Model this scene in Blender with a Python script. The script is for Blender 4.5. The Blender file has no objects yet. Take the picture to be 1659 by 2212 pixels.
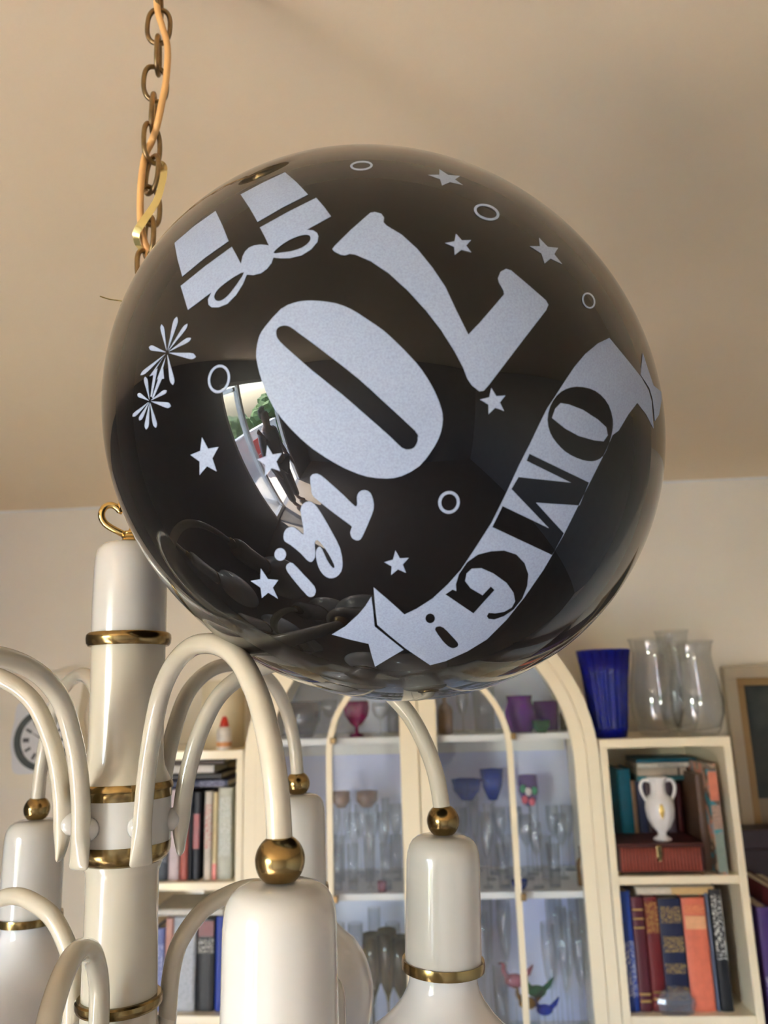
import bpy, bmesh, math, random
import numpy as np
from mathutils import Vector, Matrix
from mathutils.geometry import delaunay_2d_cdt

random.seed(7)
rng = np.random.default_rng(7)
scene = bpy.context.scene

# ------------------------------------------------------------------ camera, light, exposure
IMG_W, IMG_H = 1659.0, 2212.0
FOCAL = 1690.0                      # focal length in pixels of the 1659 x 2212 frame
PITCH, ROLL, YAW = math.radians(13.1), math.radians(1.65), math.radians(3.76)
CAM_Z = 1.94
CEIL_Z = CAM_Z + 0.621
WALL_Y = 2.42                       # far wall

def camera_axes(yaw):
    F = np.array([-math.sin(yaw) * math.cos(PITCH), math.cos(yaw) * math.cos(PITCH), math.sin(PITCH)])
    R0 = np.array([math.cos(yaw), math.sin(yaw), 0.0])
    U0 = np.cross(R0, F)
    R = R0 * math.cos(ROLL) - U0 * math.sin(ROLL)
    return R, np.cross(R, F), F

CR, CU, CF = camera_axes(YAW)
CAM = np.array([0.0, 0.0, CAM_Z])
cam_data = bpy.data.cameras.new('camera')
cam_data.sensor_fit = 'AUTO'
cam_data.sensor_width = 36.0
cam_data.lens = FOCAL / IMG_H * 36.0
cam_data.clip_start = 0.02
cam_data.dof.use_dof = True
cam_data.dof.focus_distance = 0.42
cam_data.dof.aperture_fstop = cam_data.lens / 2.3
cam = bpy.data.objects.new('camera', cam_data)
scene.collection.objects.link(cam)
cam.matrix_world = Matrix(((CR[0], CU[0], -CF[0], 0), (CR[1], CU[1], -CF[1], 0),
                           (CR[2], CU[2], -CF[2], CAM_Z), (0, 0, 0, 1)))
scene.camera = cam

world = bpy.data.worlds.new('sky')
scene.world = world
world.use_nodes = True
wn = world.node_tree.nodes
sky = wn.new('ShaderNodeTexSky')
sky.sky_type = 'NISHITA'
sky.sun_disc = False
sky.sun_elevation = math.radians(60)
sky.sun_rotation = math.radians(262)
wn['Background'].inputs['Strength'].default_value = 16.5
world.node_tree.links.new(sky.outputs['Color'], wn['Background'].inputs['Color'])

sun_data = bpy.data.lights.new('sun', 'SUN')
sun_data.energy = 265.0
sun_data.angle = math.radians(0.6)
sun_data.color = (1.0, 0.95, 0.88)
sun = bpy.data.objects.new('sun', sun_data)
scene.collection.objects.link(sun)
sun.location = (-6, -2, 6)
sun.rotation_euler = Vector((0.42, 0.16, -0.89)).to_track_quat('-Z', 'Y').to_euler()

scene.view_settings.view_transform = 'Standard'
scene.view_settings.look = 'None'
scene.view_settings.gamma = 1.0
scene.view_settings.use_curve_mapping = False
scene.view_settings.exposure = -0.42
scene.cycles.max_bounces = 9
scene.cycles.diffuse_bounces = 5
scene.cycles.adaptive_threshold = 0.02
scene.cycles.transparent_max_bounces = 26
scene.cycles.caustics_reflective = False
scene.cycles.caustics_refractive = False
scene.cycles.sample_clamp_indirect = 40.0

# ------------------------------------------------------------------ helpers
def ray(px, py, axes=(CR, CU, CF)):
    R, U, F = axes
    return R * (px - IMG_W / 2) / FOCAL - U * (py - IMG_H / 2) / FOCAL + F

def at(px, py, Y):
    """the point of the vertical plane y = Y seen at a pixel of the photograph"""
    d = ray(px, py)
    return CAM + d * (Y / d[1])

def sx(px, Y, py=1900): return float(at(px, py, Y)[0])
def sz(py, Y, px=900): return float(at(px, py, Y)[2])

def link(o):
    scene.collection.objects.link(o)
    return o

def wloc(o):
    p = np.zeros(3)
    while o is not None:
        p = p + np.array(o.location); o = o.parent
    return p

def tag(o, label=None, category=None, group=None, kind=None):
    if label: o['label'] = label
    if category: o['category'] = category
    if group: o['group'] = group
    if kind: o['kind'] = kind
    return o

def thing(name, loc, label, category, group=None):
    o = bpy.data.objects.new(name, None)
    o.empty_display_size = 0.02
    o.location = loc
    link(o)
    return tag(o, label, category, group)

def mesh_obj(name, verts, faces, mat, parent=None, base=None, smooth=False, autosmooth=None):
    """one mesh object from world-space vertices; base = its origin when it is top-level"""
    V = np.array(verts, float).reshape(-1, 3)
    org = wloc(parent) if parent is not None else np.array(base if base is not None else (0, 0, 0), float)
    me = bpy.data.meshes.new(name)
    me.from_pydata((V - org).tolist(), [], [tuple(int(i) for i in f) for f in faces])
    me.validate()
    if smooth:
        me.polygons.foreach_set('use_smooth', [True] * len(me.polygons))
        if autosmooth: me.set_sharp_from_angle(angle=math.radians(autosmooth))
    me.materials.append(mat)
    o = bpy.data.objects.new(name, me)
    if parent is None: o.location = org
    link(o)
    o.parent = parent
    return o

class Geo:
    """collects geometry of one mesh"""
    def __init__(s): s.v, s.f = [], []
    def add(s, V, Fc):
        n = len(s.v); s.v += [tuple(p) for p in V]; s.f += [tuple(i + n for i in f) for f in Fc]
        return s
    def box(s, x0, x1, y0, y1, z0, z1, b=0.0):
        x0, x1 = min(x0, x1), max(x0, x1); y0, y1 = min(y0, y1), max(y0, y1); z0, z1 = min(z0, z1), max(z0, z1)
        if b <= 0:
            V = [(x, y, z) for x in (x0, x1) for y in (y0, y1) for z in (z0, z1)]
            return s.add(V, [(0, 1, 3, 2), (4, 6, 7, 5), (0, 4, 5, 1), (2, 3, 7, 6), (0, 2, 6, 4), (1, 5, 7, 3)])
        b = min(b, (x1 - x0) * .45, (y1 - y0) * .45, (z1 - z0) * .45)
        bm = bmesh.new()
        bmesh.ops.create_cube(bm, size=1)
        for v in bm.verts:
            v.co = ((x0 + x1) / 2 + v.co.x * (x1 - x0), (y0 + y1) / 2 + v.co.y * (y1 - y0), (z0 + z1) / 2 + v.co.z * (z1 - z0))
        bmesh.ops.bevel(bm, geom=bm.edges[:], offset=b, segments=2, affect='EDGES', profile=.5)
        bm.verts.ensure_lookup_table()
        V = [tuple(v.co) for v in bm.verts]; Fc = [tuple(v.index for v in f.verts) for f in bm.faces]
        bm.free()
        return s.add(V, Fc)
    def lathe(s, prof, c=(0, 0, 0), seg=48, fn=None, close=False):
        """prof = [(r, z)]; fn(angle, r, z) may modulate r"""
        V, Fc, rows = [], [], []
        for r, z in prof:
            if r < 1e-6:
                rows.append([len(V)]); V.append((c[0], c[1], c[2] + z))
            else:
                row = []
                for i in range(seg):
                    a = 2 * math.pi * i / seg
                    rr = fn(a, r, z) if fn else r
                    row.append(len(V)); V.append((c[0] + rr * math.cos(a), c[1] + rr * math.sin(a), c[2] + z))
                rows.append(row)
        pairs = list(zip(rows, rows[1:])) + ([(rows[-1], rows[0])] if close else [])
        for A, B in pairs:
            for i in range(seg):
                j = (i + 1) % seg
                if len(A) == 1 and len(B) == 1: break
                if len(A) == 1: Fc.append((A[0], B[i], B[j]))
                elif len(B) == 1: Fc.append((A[i], B[0], A[j]))
                else: Fc.append((A[i], B[i], B[j], A[j]))
        return s.add(V, Fc)
    def tube(s, path, ra, rb=None, side=None, seg=14, closed=False, caps=True):
        """sweep an ellipse (ra along the normal, rb along side) on a path"""
        P = np.array(path, float); n = len(P)
        ra = np.broadcast_to(np.array(ra, float), n); rb = ra if rb is None else np.broadcast_to(np.array(rb, float), n)
        T = np.roll(P, -1, 0) - np.roll(P, 1, 0) if closed else np.gradient(P, axis=0)
        T /= np.linalg.norm(T, axis=1)[:, None] + 1e-12
        rings, V, Fc = [], [], []
        prev = None
        for i in range(n):
            if side is not None:
                B = np.array(side, float)
                B = B[i] if B.ndim == 2 else B
            else:
                if prev is None:
                    a = np.array((0, 0, 1.0)) if abs(T[i][2]) < .9 else np.array((1.0, 0, 0))
                    B = np.cross(T[i], a)
                else: B = prev - T[i] * (prev @ T[i])
            B = B - T[i] * (B @ T[i]); B = B / (np.linalg.norm(B) + 1e-12); prev = B
            N = np.cross(B, T[i])
            ring = []
            for k in range(seg):
                t = 2 * math.pi * k / seg
                ring.append(len(V)); V.append(P[i] + N * ra[i] * math.cos(t) + B * rb[i] * math.sin(t))
            rings.append(ring)
        pr = list(zip(rings, rings[1:])) + ([(rings[-1], rings[0])] if closed else [])
        for A, Bq in pr:
            for k in range(seg):
                j = (k + 1) % seg
                Fc.append((A[k], A[j], Bq[j], Bq[k]))
        if caps and not closed:
            Fc.append(tuple(reversed(rings[0]))); Fc.append(tuple(rings[-1]))
        return s.add(V, Fc)
    def prism(s, pts, n, d):
        """pts = closed outline of world points, pushed by the vector d"""
        k = len(pts); V = [tuple(p) for p in pts] + [tuple(np.array(p) + np.array(d)) for p in pts]
        Fc = [tuple(range(k)), tuple(range(2 * k - 1, k - 1, -1))] + [(i, i + k, (i + 1) % k + k, (i + 1) % k) for i in range(k)]
        return s.add(V, Fc)
    def obj(s, name, mat, parent=None, base=None, smooth=False, autosmooth=None):
        return mesh_obj(name, s.v, s.f, mat, parent, base, smooth, autosmooth)

def catmull(pts, n=8, closed=False):
    P = [np.array(p, float) for p in pts]; m = len(P); out = []
    rngi = range(m) if closed else range(m - 1)
    for i in rngi:
        if closed: a, b, c, d = P[i - 1], P[i], P[(i + 1) % m], P[(i + 2) % m]
        else: a, b, c, d = P[max(i - 1, 0)], P[i], P[i + 1], P[min(i + 2, m - 1)]
        for k in range(n):
            t = k / n
            out.append(.5 * ((2 * b) + (c - a) * t + (2 * a - 5 * b + 4 * c - d) * t * t + (3 * b - a - 3 * c + d) * t ** 3))
    if not closed: out.append(P[-1])
    return np.array(out)

# ------------------------------------------------------------------ materials
def principled(name, color, rough=.5, metal=0.0, spec=.5, coat=0.0, coat_rough=.05, vary=None, bump=None, trans=None, sss=None):
    """vary = (scale, second colour, low, high); bump = (scale, strength)"""
    m = bpy.data.materials.new(name); m.use_nodes = True
    nt = m.node_tree; b = nt.nodes['Principled BSDF']
    b.inputs['Base Color'].default_value = (*color, 1)
    b.inputs['Roughness'].default_value = rough
    b.inputs['Metallic'].default_value = metal
    b.inputs['Specular IOR Level'].default_value = spec
    b.inputs['Coat Weight'].default_value = coat
    b.inputs['Coat Roughness'].default_value = coat_rough
    if vary or bump:
        tc = nt.nodes.new('ShaderNodeTexCoord')
    if vary:
        n = nt.nodes.new('ShaderNodeTexNoise'); n.inputs['Scale'].default_value = vary[0]; n.inputs['Detail'].default_value = 5
        nt.links.new(tc.outputs['Object'], n.inputs['Vector'])
        r = nt.nodes.new('ShaderNodeValToRGB')
        r.color_ramp.elements[0].position = vary[2]; r.color_ramp.elements[1].position = vary[3]
        r.color_ramp.elements[0].color = (*color, 1); r.color_ramp.elements[1].color = (*vary[1], 1)
        nt.links.new(n.outputs['Fac'], r.inputs['Fac']); nt.links.new(r.outputs['Color'], b.inputs['Base Color'])
    if bump:
        n = nt.nodes.new('ShaderNodeTexNoise'); n.inputs['Scale'].default_value = bump[0]; n.inputs['Detail'].default_value = 4
        nt.links.new(tc.outputs['Object'], n.inputs['Vector'])
        bp = nt.nodes.new('ShaderNodeBump'); bp.inputs['Strength'].default_value = bump[1]; bp.inputs['Distance'].default_value = .002
        nt.links.new(n.outputs['Fac'], bp.inputs['Height']); nt.links.new(bp.outputs['Normal'], b.inputs['Normal'])
    return m

def thin_glass(name, tint=(.97, .98, .98), rough=.02, ior=1.5, base=None):
    """clear or coloured glass sheet: tinted see-through plus mirror-like reflection by the Fresnel law"""
    m = bpy.data.materials.new(name); m.use_nodes = True
    nt = m.node_tree; nt.nodes.clear()
    out = nt.nodes.new('ShaderNodeOutputMaterial')
    t = nt.nodes.new('ShaderNodeBsdfTransparent'); t.inputs['Color'].default_value = (*tint, 1)
    g = nt.nodes.new('ShaderNodeBsdfGlossy'); g.inputs['Roughness'].default_value = rough
    fr = nt.nodes.new('ShaderNodeFresnel')
    ge = nt.nodes.new('ShaderNodeNewGeometry')                      # same reflectance from both sides of a thin wall
    sg = nt.nodes.new('ShaderNodeMath'); sg.operation = 'MULTIPLY_ADD'; sg.inputs[1].default_value = -2; sg.inputs[2].default_value = 1
    pw = nt.nodes.new('ShaderNodeMath'); pw.operation = 'POWER'; pw.inputs[0].default_value = ior
    nt.links.new(ge.outputs['Backfacing'], sg.inputs[0]); nt.links.new(sg.outputs[0], pw.inputs[1]); nt.links.new(pw.outputs[0], fr.inputs['IOR'])
    mx = nt.nodes.new('ShaderNodeMixShader')
    nt.links.new(fr.outputs['Fac'], mx.inputs[0]); nt.links.new(t.outputs[0], mx.inputs[1]); nt.links.new(g.outputs[0], mx.inputs[2])
    if base:
        d = nt.nodes.new('ShaderNodeBsdfDiffuse'); d.inputs['Color'].default_value = (*base[0], 1)
        m2 = nt.nodes.new('ShaderNodeMixShader'); m2.inputs[0].default_value = base[1]
        nt.links.new(mx.outputs[0], m2.inputs[1]); nt.links.new(d.outputs[0], m2.inputs[2])
        nt.links.new(m2.outputs[0], out.inputs['Surface'])
    else:
        nt.links.new(mx.outputs[0], out.inputs['Surface'])
    return m

_solid = {}
def paint(rgb, rough=.45):
    """plain coloured cloth or card, one material for each colour (sRGB 0-255)"""
    key = (tuple(rgb), rough)
    if key not in _solid:
        c = tuple(((v / 255 + .055) / 1.055) ** 2.4 if v > 10 else v / 255 / 12.92 for v in rgb)
        d = tuple(v * .8 for v in c)
        _solid[key] = principled('card_%02x%02x%02x' % tuple(rgb), c, rough, vary=(60, d, .35, .8))
    return _solid[key]

_print = {}
def lettered(bg, ink, scale=(1000, 220), thr=.56):
    """card with unreadable small print: broken dashes of ink"""
    key = (tuple(bg), tuple(ink), scale)
    if key in _print: return _print[key]
    m = bpy.data.materials.new('small_print'); m.use_nodes = True; nt = m.node_tree; b = nt.nodes['Principled BSDF']
    lin = lambda rgb: tuple(((v / 255 + .055) / 1.055) ** 2.4 for v in rgb)
    tc = nt.nodes.new('ShaderNodeTexCoord'); mp = nt.nodes.new('ShaderNodeMapping')
    mp.inputs['Scale'].default_value = (scale[0], 1, scale[1])
    n = nt.nodes.new('ShaderNodeTexNoise'); n.inputs['Scale'].default_value = 1.0; n.inputs['Detail'].default_value = 1
    r = nt.nodes.new('ShaderNodeValToRGB'); r.color_ramp.interpolation = 'CONSTANT'
    r.color_ramp.elements[0].color = (*lin(bg), 1); r.color_ramp.elements[1].color = (*lin(ink), 1); r.color_ramp.elements[1].position = thr
    nt.links.new(tc.outputs['Object'], mp.inputs['Vector']); nt.links.new(mp.outputs['Vector'], n.inputs['Vector'])
    nt.links.new(n.outputs['Fac'], r.inputs['Fac']); nt.links.new(r.outputs['Color'], b.inputs['Base Color'])
    b.inputs['Roughness'].default_value = .5
    _print[key] = m
    return m

M_CEIL = principled('ceiling_paint', (.85, .71, .52), .9, spec=.2, vary=(1.3, (.82, .67, .465), .45, .75), bump=(55, .35))
M_WALL = principled('wall_paint', (.85, .785, .68), .85, spec=.25, vary=(2.0, (.82, .755, .65), .4, .7), bump=(90, .15))
M_FLOOR = principled('wood_floor', (.33, .275, .22), .45, vary=(4, (.26, .21, .165), .3, .7))
M_PANEL = principled('grey_paint', (.40, .39, .385), .55, vary=(6, (.36, .35, .345), .4, .7))
M_PANEL_UNLIT = principled('unlit_wall_paint', (.20, .205, .22), .6, vary=(6, (.17, .175, .19), .4, .7))  # shade of the unlit door wall put into its colour, darkening its reflection
M_TRIM = principled('white_gloss_trim', (.80, .80, .78), .3)
M_ENAMEL = principled('cream_enamel', (.53, .485, .395), .22, coat=.8, coat_rough=.06, vary=(9, (.51, .46, .36), .55, .85))
M_ENAMEL_W = principled('white_enamel_cup', (.54, .525, .50), .2, coat=.8, coat_rough=.06, vary=(14, (.52, .475, .39), .6, .9))
M_OPAL = principled('opal_glass', (.66, .655, .67), .12, coat=.6, coat_rough=.03)
M_BRASS = principled('aged_brass', (.34, .235, .095), .2, metal=1.0, vary=(90, (.15, .10, .045), .45, .72))
M_BRASS_L = principled('polished_brass', (.66, .46, .17), .16, metal=1.0, vary=(50, (.62, .40, .14), .45, .85))
M_CHAIN = principled('tarnished_chain', (.36, .24, .11), .35, metal=1.0, vary=(90, (.20, .14, .075), .4, .7))
M_CORD = principled('apricot_cord', (.84, .47, .17), .5)
M_RIBBON = principled('gold_ribbon', (.80, .66, .28), .22, metal=.8)
M_CAB = principled('cream_cabinet_lacquer', (.92, .81, .60), .35, coat=.3, vary=(3, (.90, .77, .55), .4, .8))
M_SHELF = principled('white_shelf', (.90, .89, .86), .4)
M_BACK = principled('pale_back_panel', (.80, .86, .98), .35, vary=(2.5, (.62, .64, .95), .35, .7))  # white panel; bluish daylight and lavender reflections put into its colour
M_PAGES = principled('book_pages', (.72, .66, .54), .8, vary=(300, (.55, .50, .40), .4, .6))
M_PANE = thin_glass('cabinet_pane', (.96, .97, .98), .01, 1.45)
M_GLASS = thin_glass('clear_glass', (.945, .955, .96), .03, 1.75)
# ------------------------------------------------------------------ the room
X_LEFT, X_RIGHT, Y_BEHIND = -1.87, 2.70, -3.20
DOOR_Y0, DOOR_Y1, DOOR_TOP = -2.35, -0.90, 2.25

def struct(name, geo, mat):
    return tag(geo.obj(name, mat), kind='structure')

struct('floor', Geo().box(X_LEFT, X_RIGHT, Y_BEHIND, WALL_Y, -.06, 0), M_FLOOR)
struct('ceiling', Geo().box(X_LEFT - .1, X_RIGHT + .1, Y_BEHIND - .1, WALL_Y + .1, CEIL_Z, CEIL_Z + .12), M_CEIL)
struct('wall_far', Geo().box(X_LEFT - .1, X_RIGHT + .1, WALL_Y, WALL_Y + .1, -.06, CEIL_Z), M_WALL)
struct('wall_right', Geo().box(X_RIGHT, X_RIGHT + .1, Y_BEHIND, WALL_Y, -.06, CEIL_Z), M_PANEL)
struct('wall_behind', Geo().box(X_LEFT - .1, X_RIGHT + .1, Y_BEHIND - .1, Y_BEHIND, -.06, CEIL_Z), M_PANEL)
g = Geo()
g.box(X_LEFT - .1, X_LEFT, Y_BEHIND, DOOR_Y0, -.06, CEIL_Z)
g.box(X_LEFT - .1, X_LEFT, DOOR_Y1, WALL_Y, -.06, CEIL_Z)
g.box(X_LEFT - .1, X_LEFT, DOOR_Y0, DOOR_Y1, DOOR_TOP, CEIL_Z)
g.box(X_LEFT - .1, X_LEFT, DOOR_Y0, DOOR_Y1, -.06, 0)
struct('wall_left', g, M_PANEL_UNLIT)
g = Geo()
g.box(X_LEFT, X_RIGHT, WALL_Y - .012, WALL_Y, CEIL_Z - .004, CEIL_Z)
struct('trim_1', g, M_TRIM)

# balcony door: white frame, one fixed glazed light, the other leaf stands open outwards
g = Geo()
for y in (DOOR_Y0, DOOR_Y1 - .05, -1.33):
    g.box(X_LEFT - .09, X_LEFT - .01, y, y + .05, 0, DOOR_TOP, .004)
g.box(X_LEFT - .09, X_LEFT - .01, DOOR_Y0, DOOR_Y1, DOOR_TOP - .05, DOOR_TOP, .004)
g.box(X_LEFT - .09, X_LEFT - .01, -1.28, DOOR_Y1 - .05, .0, .07, .004)
door = struct('door_1', g, M_TRIM)
Geo().box(X_LEFT - .055, X_LEFT - .049, -1.28, DOOR_Y1 - .05, .07, DOOR_TOP - .05).obj('pane', M_PANE, door)
g = Geo()
xo = X_LEFT - .12
for x in (xo - .06, xo - .92):
    g.box(x, x + .06, -1.345, -1.305, .02, DOOR_TOP - .06, .004)
g.box(xo - .92, xo, -1.345, -1.305, .02, .12, .004); g.box(xo - .92, xo, -1.345, -1.305, DOOR_TOP - .13, DOOR_TOP - .06, .004)
leaf = g.obj('door_leaf', M_TRIM, door)
Geo().box(xo - .86, xo - .06, -1.328, -1.322, .12, DOOR_TOP - .13).obj('leaf_pane', M_PANE, leaf)

pl = bpy.data.lights.new('door_portal', 'AREA')
pl.shape = 'RECTANGLE'; pl.size = DOOR_TOP; pl.size_y = DOOR_Y1 - DOOR_Y0
pl.cycles.is_portal = True
po = link(bpy.data.objects.new('door_portal', pl))
po.matrix_world = Matrix.Translation((X_LEFT - .1, (DOOR_Y0 + DOOR_Y1) / 2, DOOR_TOP / 2)) @ Vector((1, 0, 0)).to_track_quat('-Z', 'Y').to_matrix().to_4x4()
pl.size, pl.size_y = DOOR_Y1 - DOOR_Y0, DOOR_TOP

# outside: balcony with parapet, chair, trees (seen mirrored in the balloon)
M_TILE = principled('pale_balcony_tile', (.70, .645, .56), .6, vary=(5, (.63, .57, .49), .4, .6))
M_PARAPET = principled('white_parapet', (.74, .72, .68), .8)
M_LEAF = principled('tree_leaves', (.09, .17, .04), .7, vary=(3, (.17, .27, .07), .4, .65))
M_BARK = principled('bark', (.16, .11, .07), .9)
struct('balcony_floor', Geo().box(-3.75, X_LEFT - .1, -4.5, 1.0, -.14, -.02), M_TILE)
struct('balcony_parapet', Geo().box(-3.75, -3.63, -4.5, 1.0, -.02, .92, .01).box(-3.78, -3.60, -4.5, 1.0, .92, .97, .01), M_PARAPET)
struct('garden_ground', Geo().box(-26, -3.9, -24, 12, -3.2, -3.0), principled('lawn', (.12, .18, .05), .9, vary=(2, (.18, .2, .08), .4, .6)))

ico = bmesh.new(); bmesh.ops.create_icosphere(ico, subdivisions=2, radius=1)
ico.verts.ensure_lookup_table()
ICO_V = np.array([v.co[:] for v in ico.verts]); ICO_F = [tuple(v.index for v in f.verts) for f in ico.faces]; ico.free()
def tree(x, y, top, r, label):
    t = thing('garden_tree', (x, y, -3.0), label, 'tree', 'trees beyond the balcony')
    Geo().tube([(x, y, -3), (x + .1, y, -1.5), (x, y + .1, top - r)], [.18, .14, .06]).obj('trunk', M_BARK, t, smooth=True)
    g = Geo()
    for k in range(40):
        c = np.array((x, y, top - r)) + rng.normal(0, 1, 3) * r * np.array((.5, .5, .4)); c[2] = min(c[2], top - r * .4)
        g.add(c + ICO_V * (r * .30) * (1 + rng.uniform(-.3, .3, (len(ICO_V), 1))), ICO_F)
    g.obj('foliage', M_LEAF, t)
tree(-7.4, -3.6, 1.75, 1.7, 'leafy green garden tree left of the other, mirrored in the balloon')
tree(-7.6, -9.6, 1.9, 1.9, 'leafy green garden tree behind the person, mirrored in the balloon')

t = thing('balcony_chair', (-2.95, -2.55, -.02), 'red garden chair on the balcony, mirrored in the balloon', 'chair')
M_RED = principled('red_plastic', (.55, .06, .05), .4)
cx, cy = -2.95, -2.55
Geo().box(cx - .22, cx + .22, cy - .22, cy + .22, .40, .44, .01).obj('seat', M_RED, t)
Geo().box(cx - .22, cx - .19, cy - .22, cy + .22, .46, .86, .01).obj('backrest', M_RED, t)
for sxn in (-1, 1):
    for syn in (-1, 1):
        top = .86 if sxn < 0 else .40
        Geo().tube([(cx + sxn * .21, cy + syn * .20, -.02), (cx + sxn * .20, cy + syn * .19, top)], .012, seg=8).obj('leg', M_TRIM, t)

# the person standing in the doorway, seen only as a small reflection in the balloon
def skin_mesh(name, joints, bones, mat, parent, root=0, sub=2):
    me = bpy.data.meshes.new(name)
    me.from_pydata([tuple(np.array(j[0]) - wloc(parent)) for j in joints], bones, [])
    o = link(bpy.data.objects.new(name, me))
    md = o.modifiers.new('skin', 'SKIN')
    for i, j in enumerate(joints):
        r = j[1] if isinstance(j[1], tuple) else (j[1], j[1])
        me.skin_vertices[0].data[i].radius = r
        me.skin_vertices[0].data[i].use_root = (i == root)
    sb = o.modifiers.new('sub', 'SUBSURF'); sb.levels = sub; sb.render_levels = sub
    dg = bpy.context.evaluated_depsgraph_get()
    m2 = bpy.data.meshes.new_from_object(o.evaluated_get(dg))
    o.modifiers.clear(); o.data = m2
    m2.materials.clear(); m2.materials.append(mat)
    m2.polygons.foreach_set('use_smooth', [True] * len(m2.polygons))
    o.parent = parent
    return o
PX, PY = -1.62, -1.50
per = thing('person', (PX, PY, 0), 'person in a grey top and dark trousers standing in the doorway, mirrored in the balloon', 'person')
M_SKIN = principled('skin', (.55, .34, .25), .5); M_TOP = principled('grey_knit', (.42, .41, .45), .9); M_TROU = principled('dark_trousers', (.10, .09, .11), .9); M_HAIR = principled('grey_brown_hair', (.12, .10, .085), .7)
p = lambda x, y, z: (PX + x, PY + y, z)     # faces +x, into the room
J = [(p(0, 0, .95), (.13, .15)), (p(0, 0, 1.12), (.11, .14)), (p(.01, 0, 1.32), (.115, .165)), (p(0, 0, 1.45), (.07, .10)), (p(.015, 0, 1.53), .052), (p(.03, 0, 1.60), (.075, .065)), (p(.025, 0, 1.70), (.088, .075)), (p(.02, 0, 1.76), (.06, .055))]
B = [(i, i + 1) for i in range(7)]
for sgn in (-1, 1):
    n = len(J)
    J += [(p(0, sgn * .19, 1.42), .052), (p(-.02, sgn * .24, 1.14), .042), (p(.08, sgn * .25, .92), .032), (p(.13, sgn * .24, .84), (.022, .036)), (p(.15, sgn * .24, .76), .016)]
    B += [(3, n), (n, n + 1), (n + 1, n + 2), (n + 2, n + 3), (n + 3, n + 4)]
    n = len(J)
    J += [(p(0, sgn * .095, .88), .095), (p(.01, sgn * .10, .50), .062), (p(-.02, sgn * .10, .10), .042), (p(.02, sgn * .10, .04), .04), (p(.13, sgn * .12, .025), (.035, .025))]
    B += [(0, n), (n, n + 1), (n + 1, n + 2), (n + 2, n + 3), (n + 3, n + 4)]
skin_mesh('body', J, B, M_SKIN, per)
J2 = [(p(0, 0, .90), (.15, .175)), (p(0, 0, 1.12), (.135, .165)), (p(.01, 0, 1.32), (.14, .185)), (p(0, 0, 1.45), (.09, .125))]; B2 = [(0, 1), (1, 2), (2, 3)]
for sgn in (-1, 1):
    n = len(J2); J2 += [(p(0, sgn * .195, 1.42), .068), (p(-.02, sgn * .245, 1.14), .058), (p(.06, sgn * .25, .97), .047)]; B2 += [(3, n), (n, n + 1), (n + 1, n + 2)]
skin_mesh('top', J2, B2, M_TOP, per)
J3 = [(p(0, 0, .94), (.145, .165))]; B3 = []
for sgn in (-1, 1):
    n = len(J3); J3 += [(p(0, sgn * .098, .86), .112), (p(.01, sgn * .103, .50), .085), (p(-.01, sgn * .103, .12), .07)]; B3 += [(0, n), (n, n + 1), (n + 1, n + 2)]
skin_mesh('trousers', J3, B3, M_TROU, per)
g = Geo()
V = ICO_V.copy(); keep = V * np.array((.098, .086, .115)) + np.array((PX + .005, PY, 1.715))
mask = ~((ICO_V[:, 0] > .25) & (ICO_V[:, 2] < .45))
g.add(keep, [f for f in ICO_F if all(mask[i] for i in f)])
g.obj('hair', M_HAIR, per, smooth=True)
Geo().lathe([(0, .014), (.012, .008), (.014, -.004), (0, -.012)], p(.118, 0, 1.655), 10).obj('nose', M_SKIN, per, smooth=True)
# ------------------------------------------------------------------ chandelier
K = 0.83                            # real size of the lamp (globe bulbs of 125 mm)
CY_, SY_ = math.cos(YAW), math.sin(YAW)
def T(p):
    x, y, z = (v * K for v in p)
    return np.array((x * CY_ - y * SY_, x * SY_ + y * CY_, z + CAM_Z))
AX, AY = -.2041, .6269              # the lamp's axis before scaling
axes0 = camera_axes(0.0)
def axis_z(py, X=AX, Y=AY):
    """height on the lamp's axis that is seen at the image row py, and metres per pixel there"""
    R, U, F = axes0
    lo, hi = -.6, .8
    for _ in range(40):
        m = (lo + hi) / 2; P = np.array((X, Y, m))
        if IMG_H / 2 - FOCAL * (P @ U) / (P @ F) > py: lo = m
        else: hi = m
    return lo, float(np.array((X, Y, lo)) @ F) / FOCAL
def col(py, half):
    z, mpp = axis_z(py)
    return (half * mpp * .951 * K, z * K)
C0 = T((AX, AY, 0))
lamp = thing('chandelier', T((AX, AY, -.34)), 'cream enamel chandelier with brass rings and curved arms holding white globe bulbs', 'chandelier')
R0v = np.array((math.cos(YAW + math.radians(18)), math.sin(YAW + math.radians(18)), 0))
def lean(z):
    """the pole hangs a little out of plumb"""
    return .0010 - (z + .073) * .0175
def turned(name, prof, mat, parent=lamp, seg=64):
    g = Geo().lathe(prof, C0, seg)
    g.v = [tuple(np.array(v) + R0v * lean(v[2] - CAM_Z)) for v in g.v]
    return g.obj(name, mat, parent, smooth=True, autosmooth=38)

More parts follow.
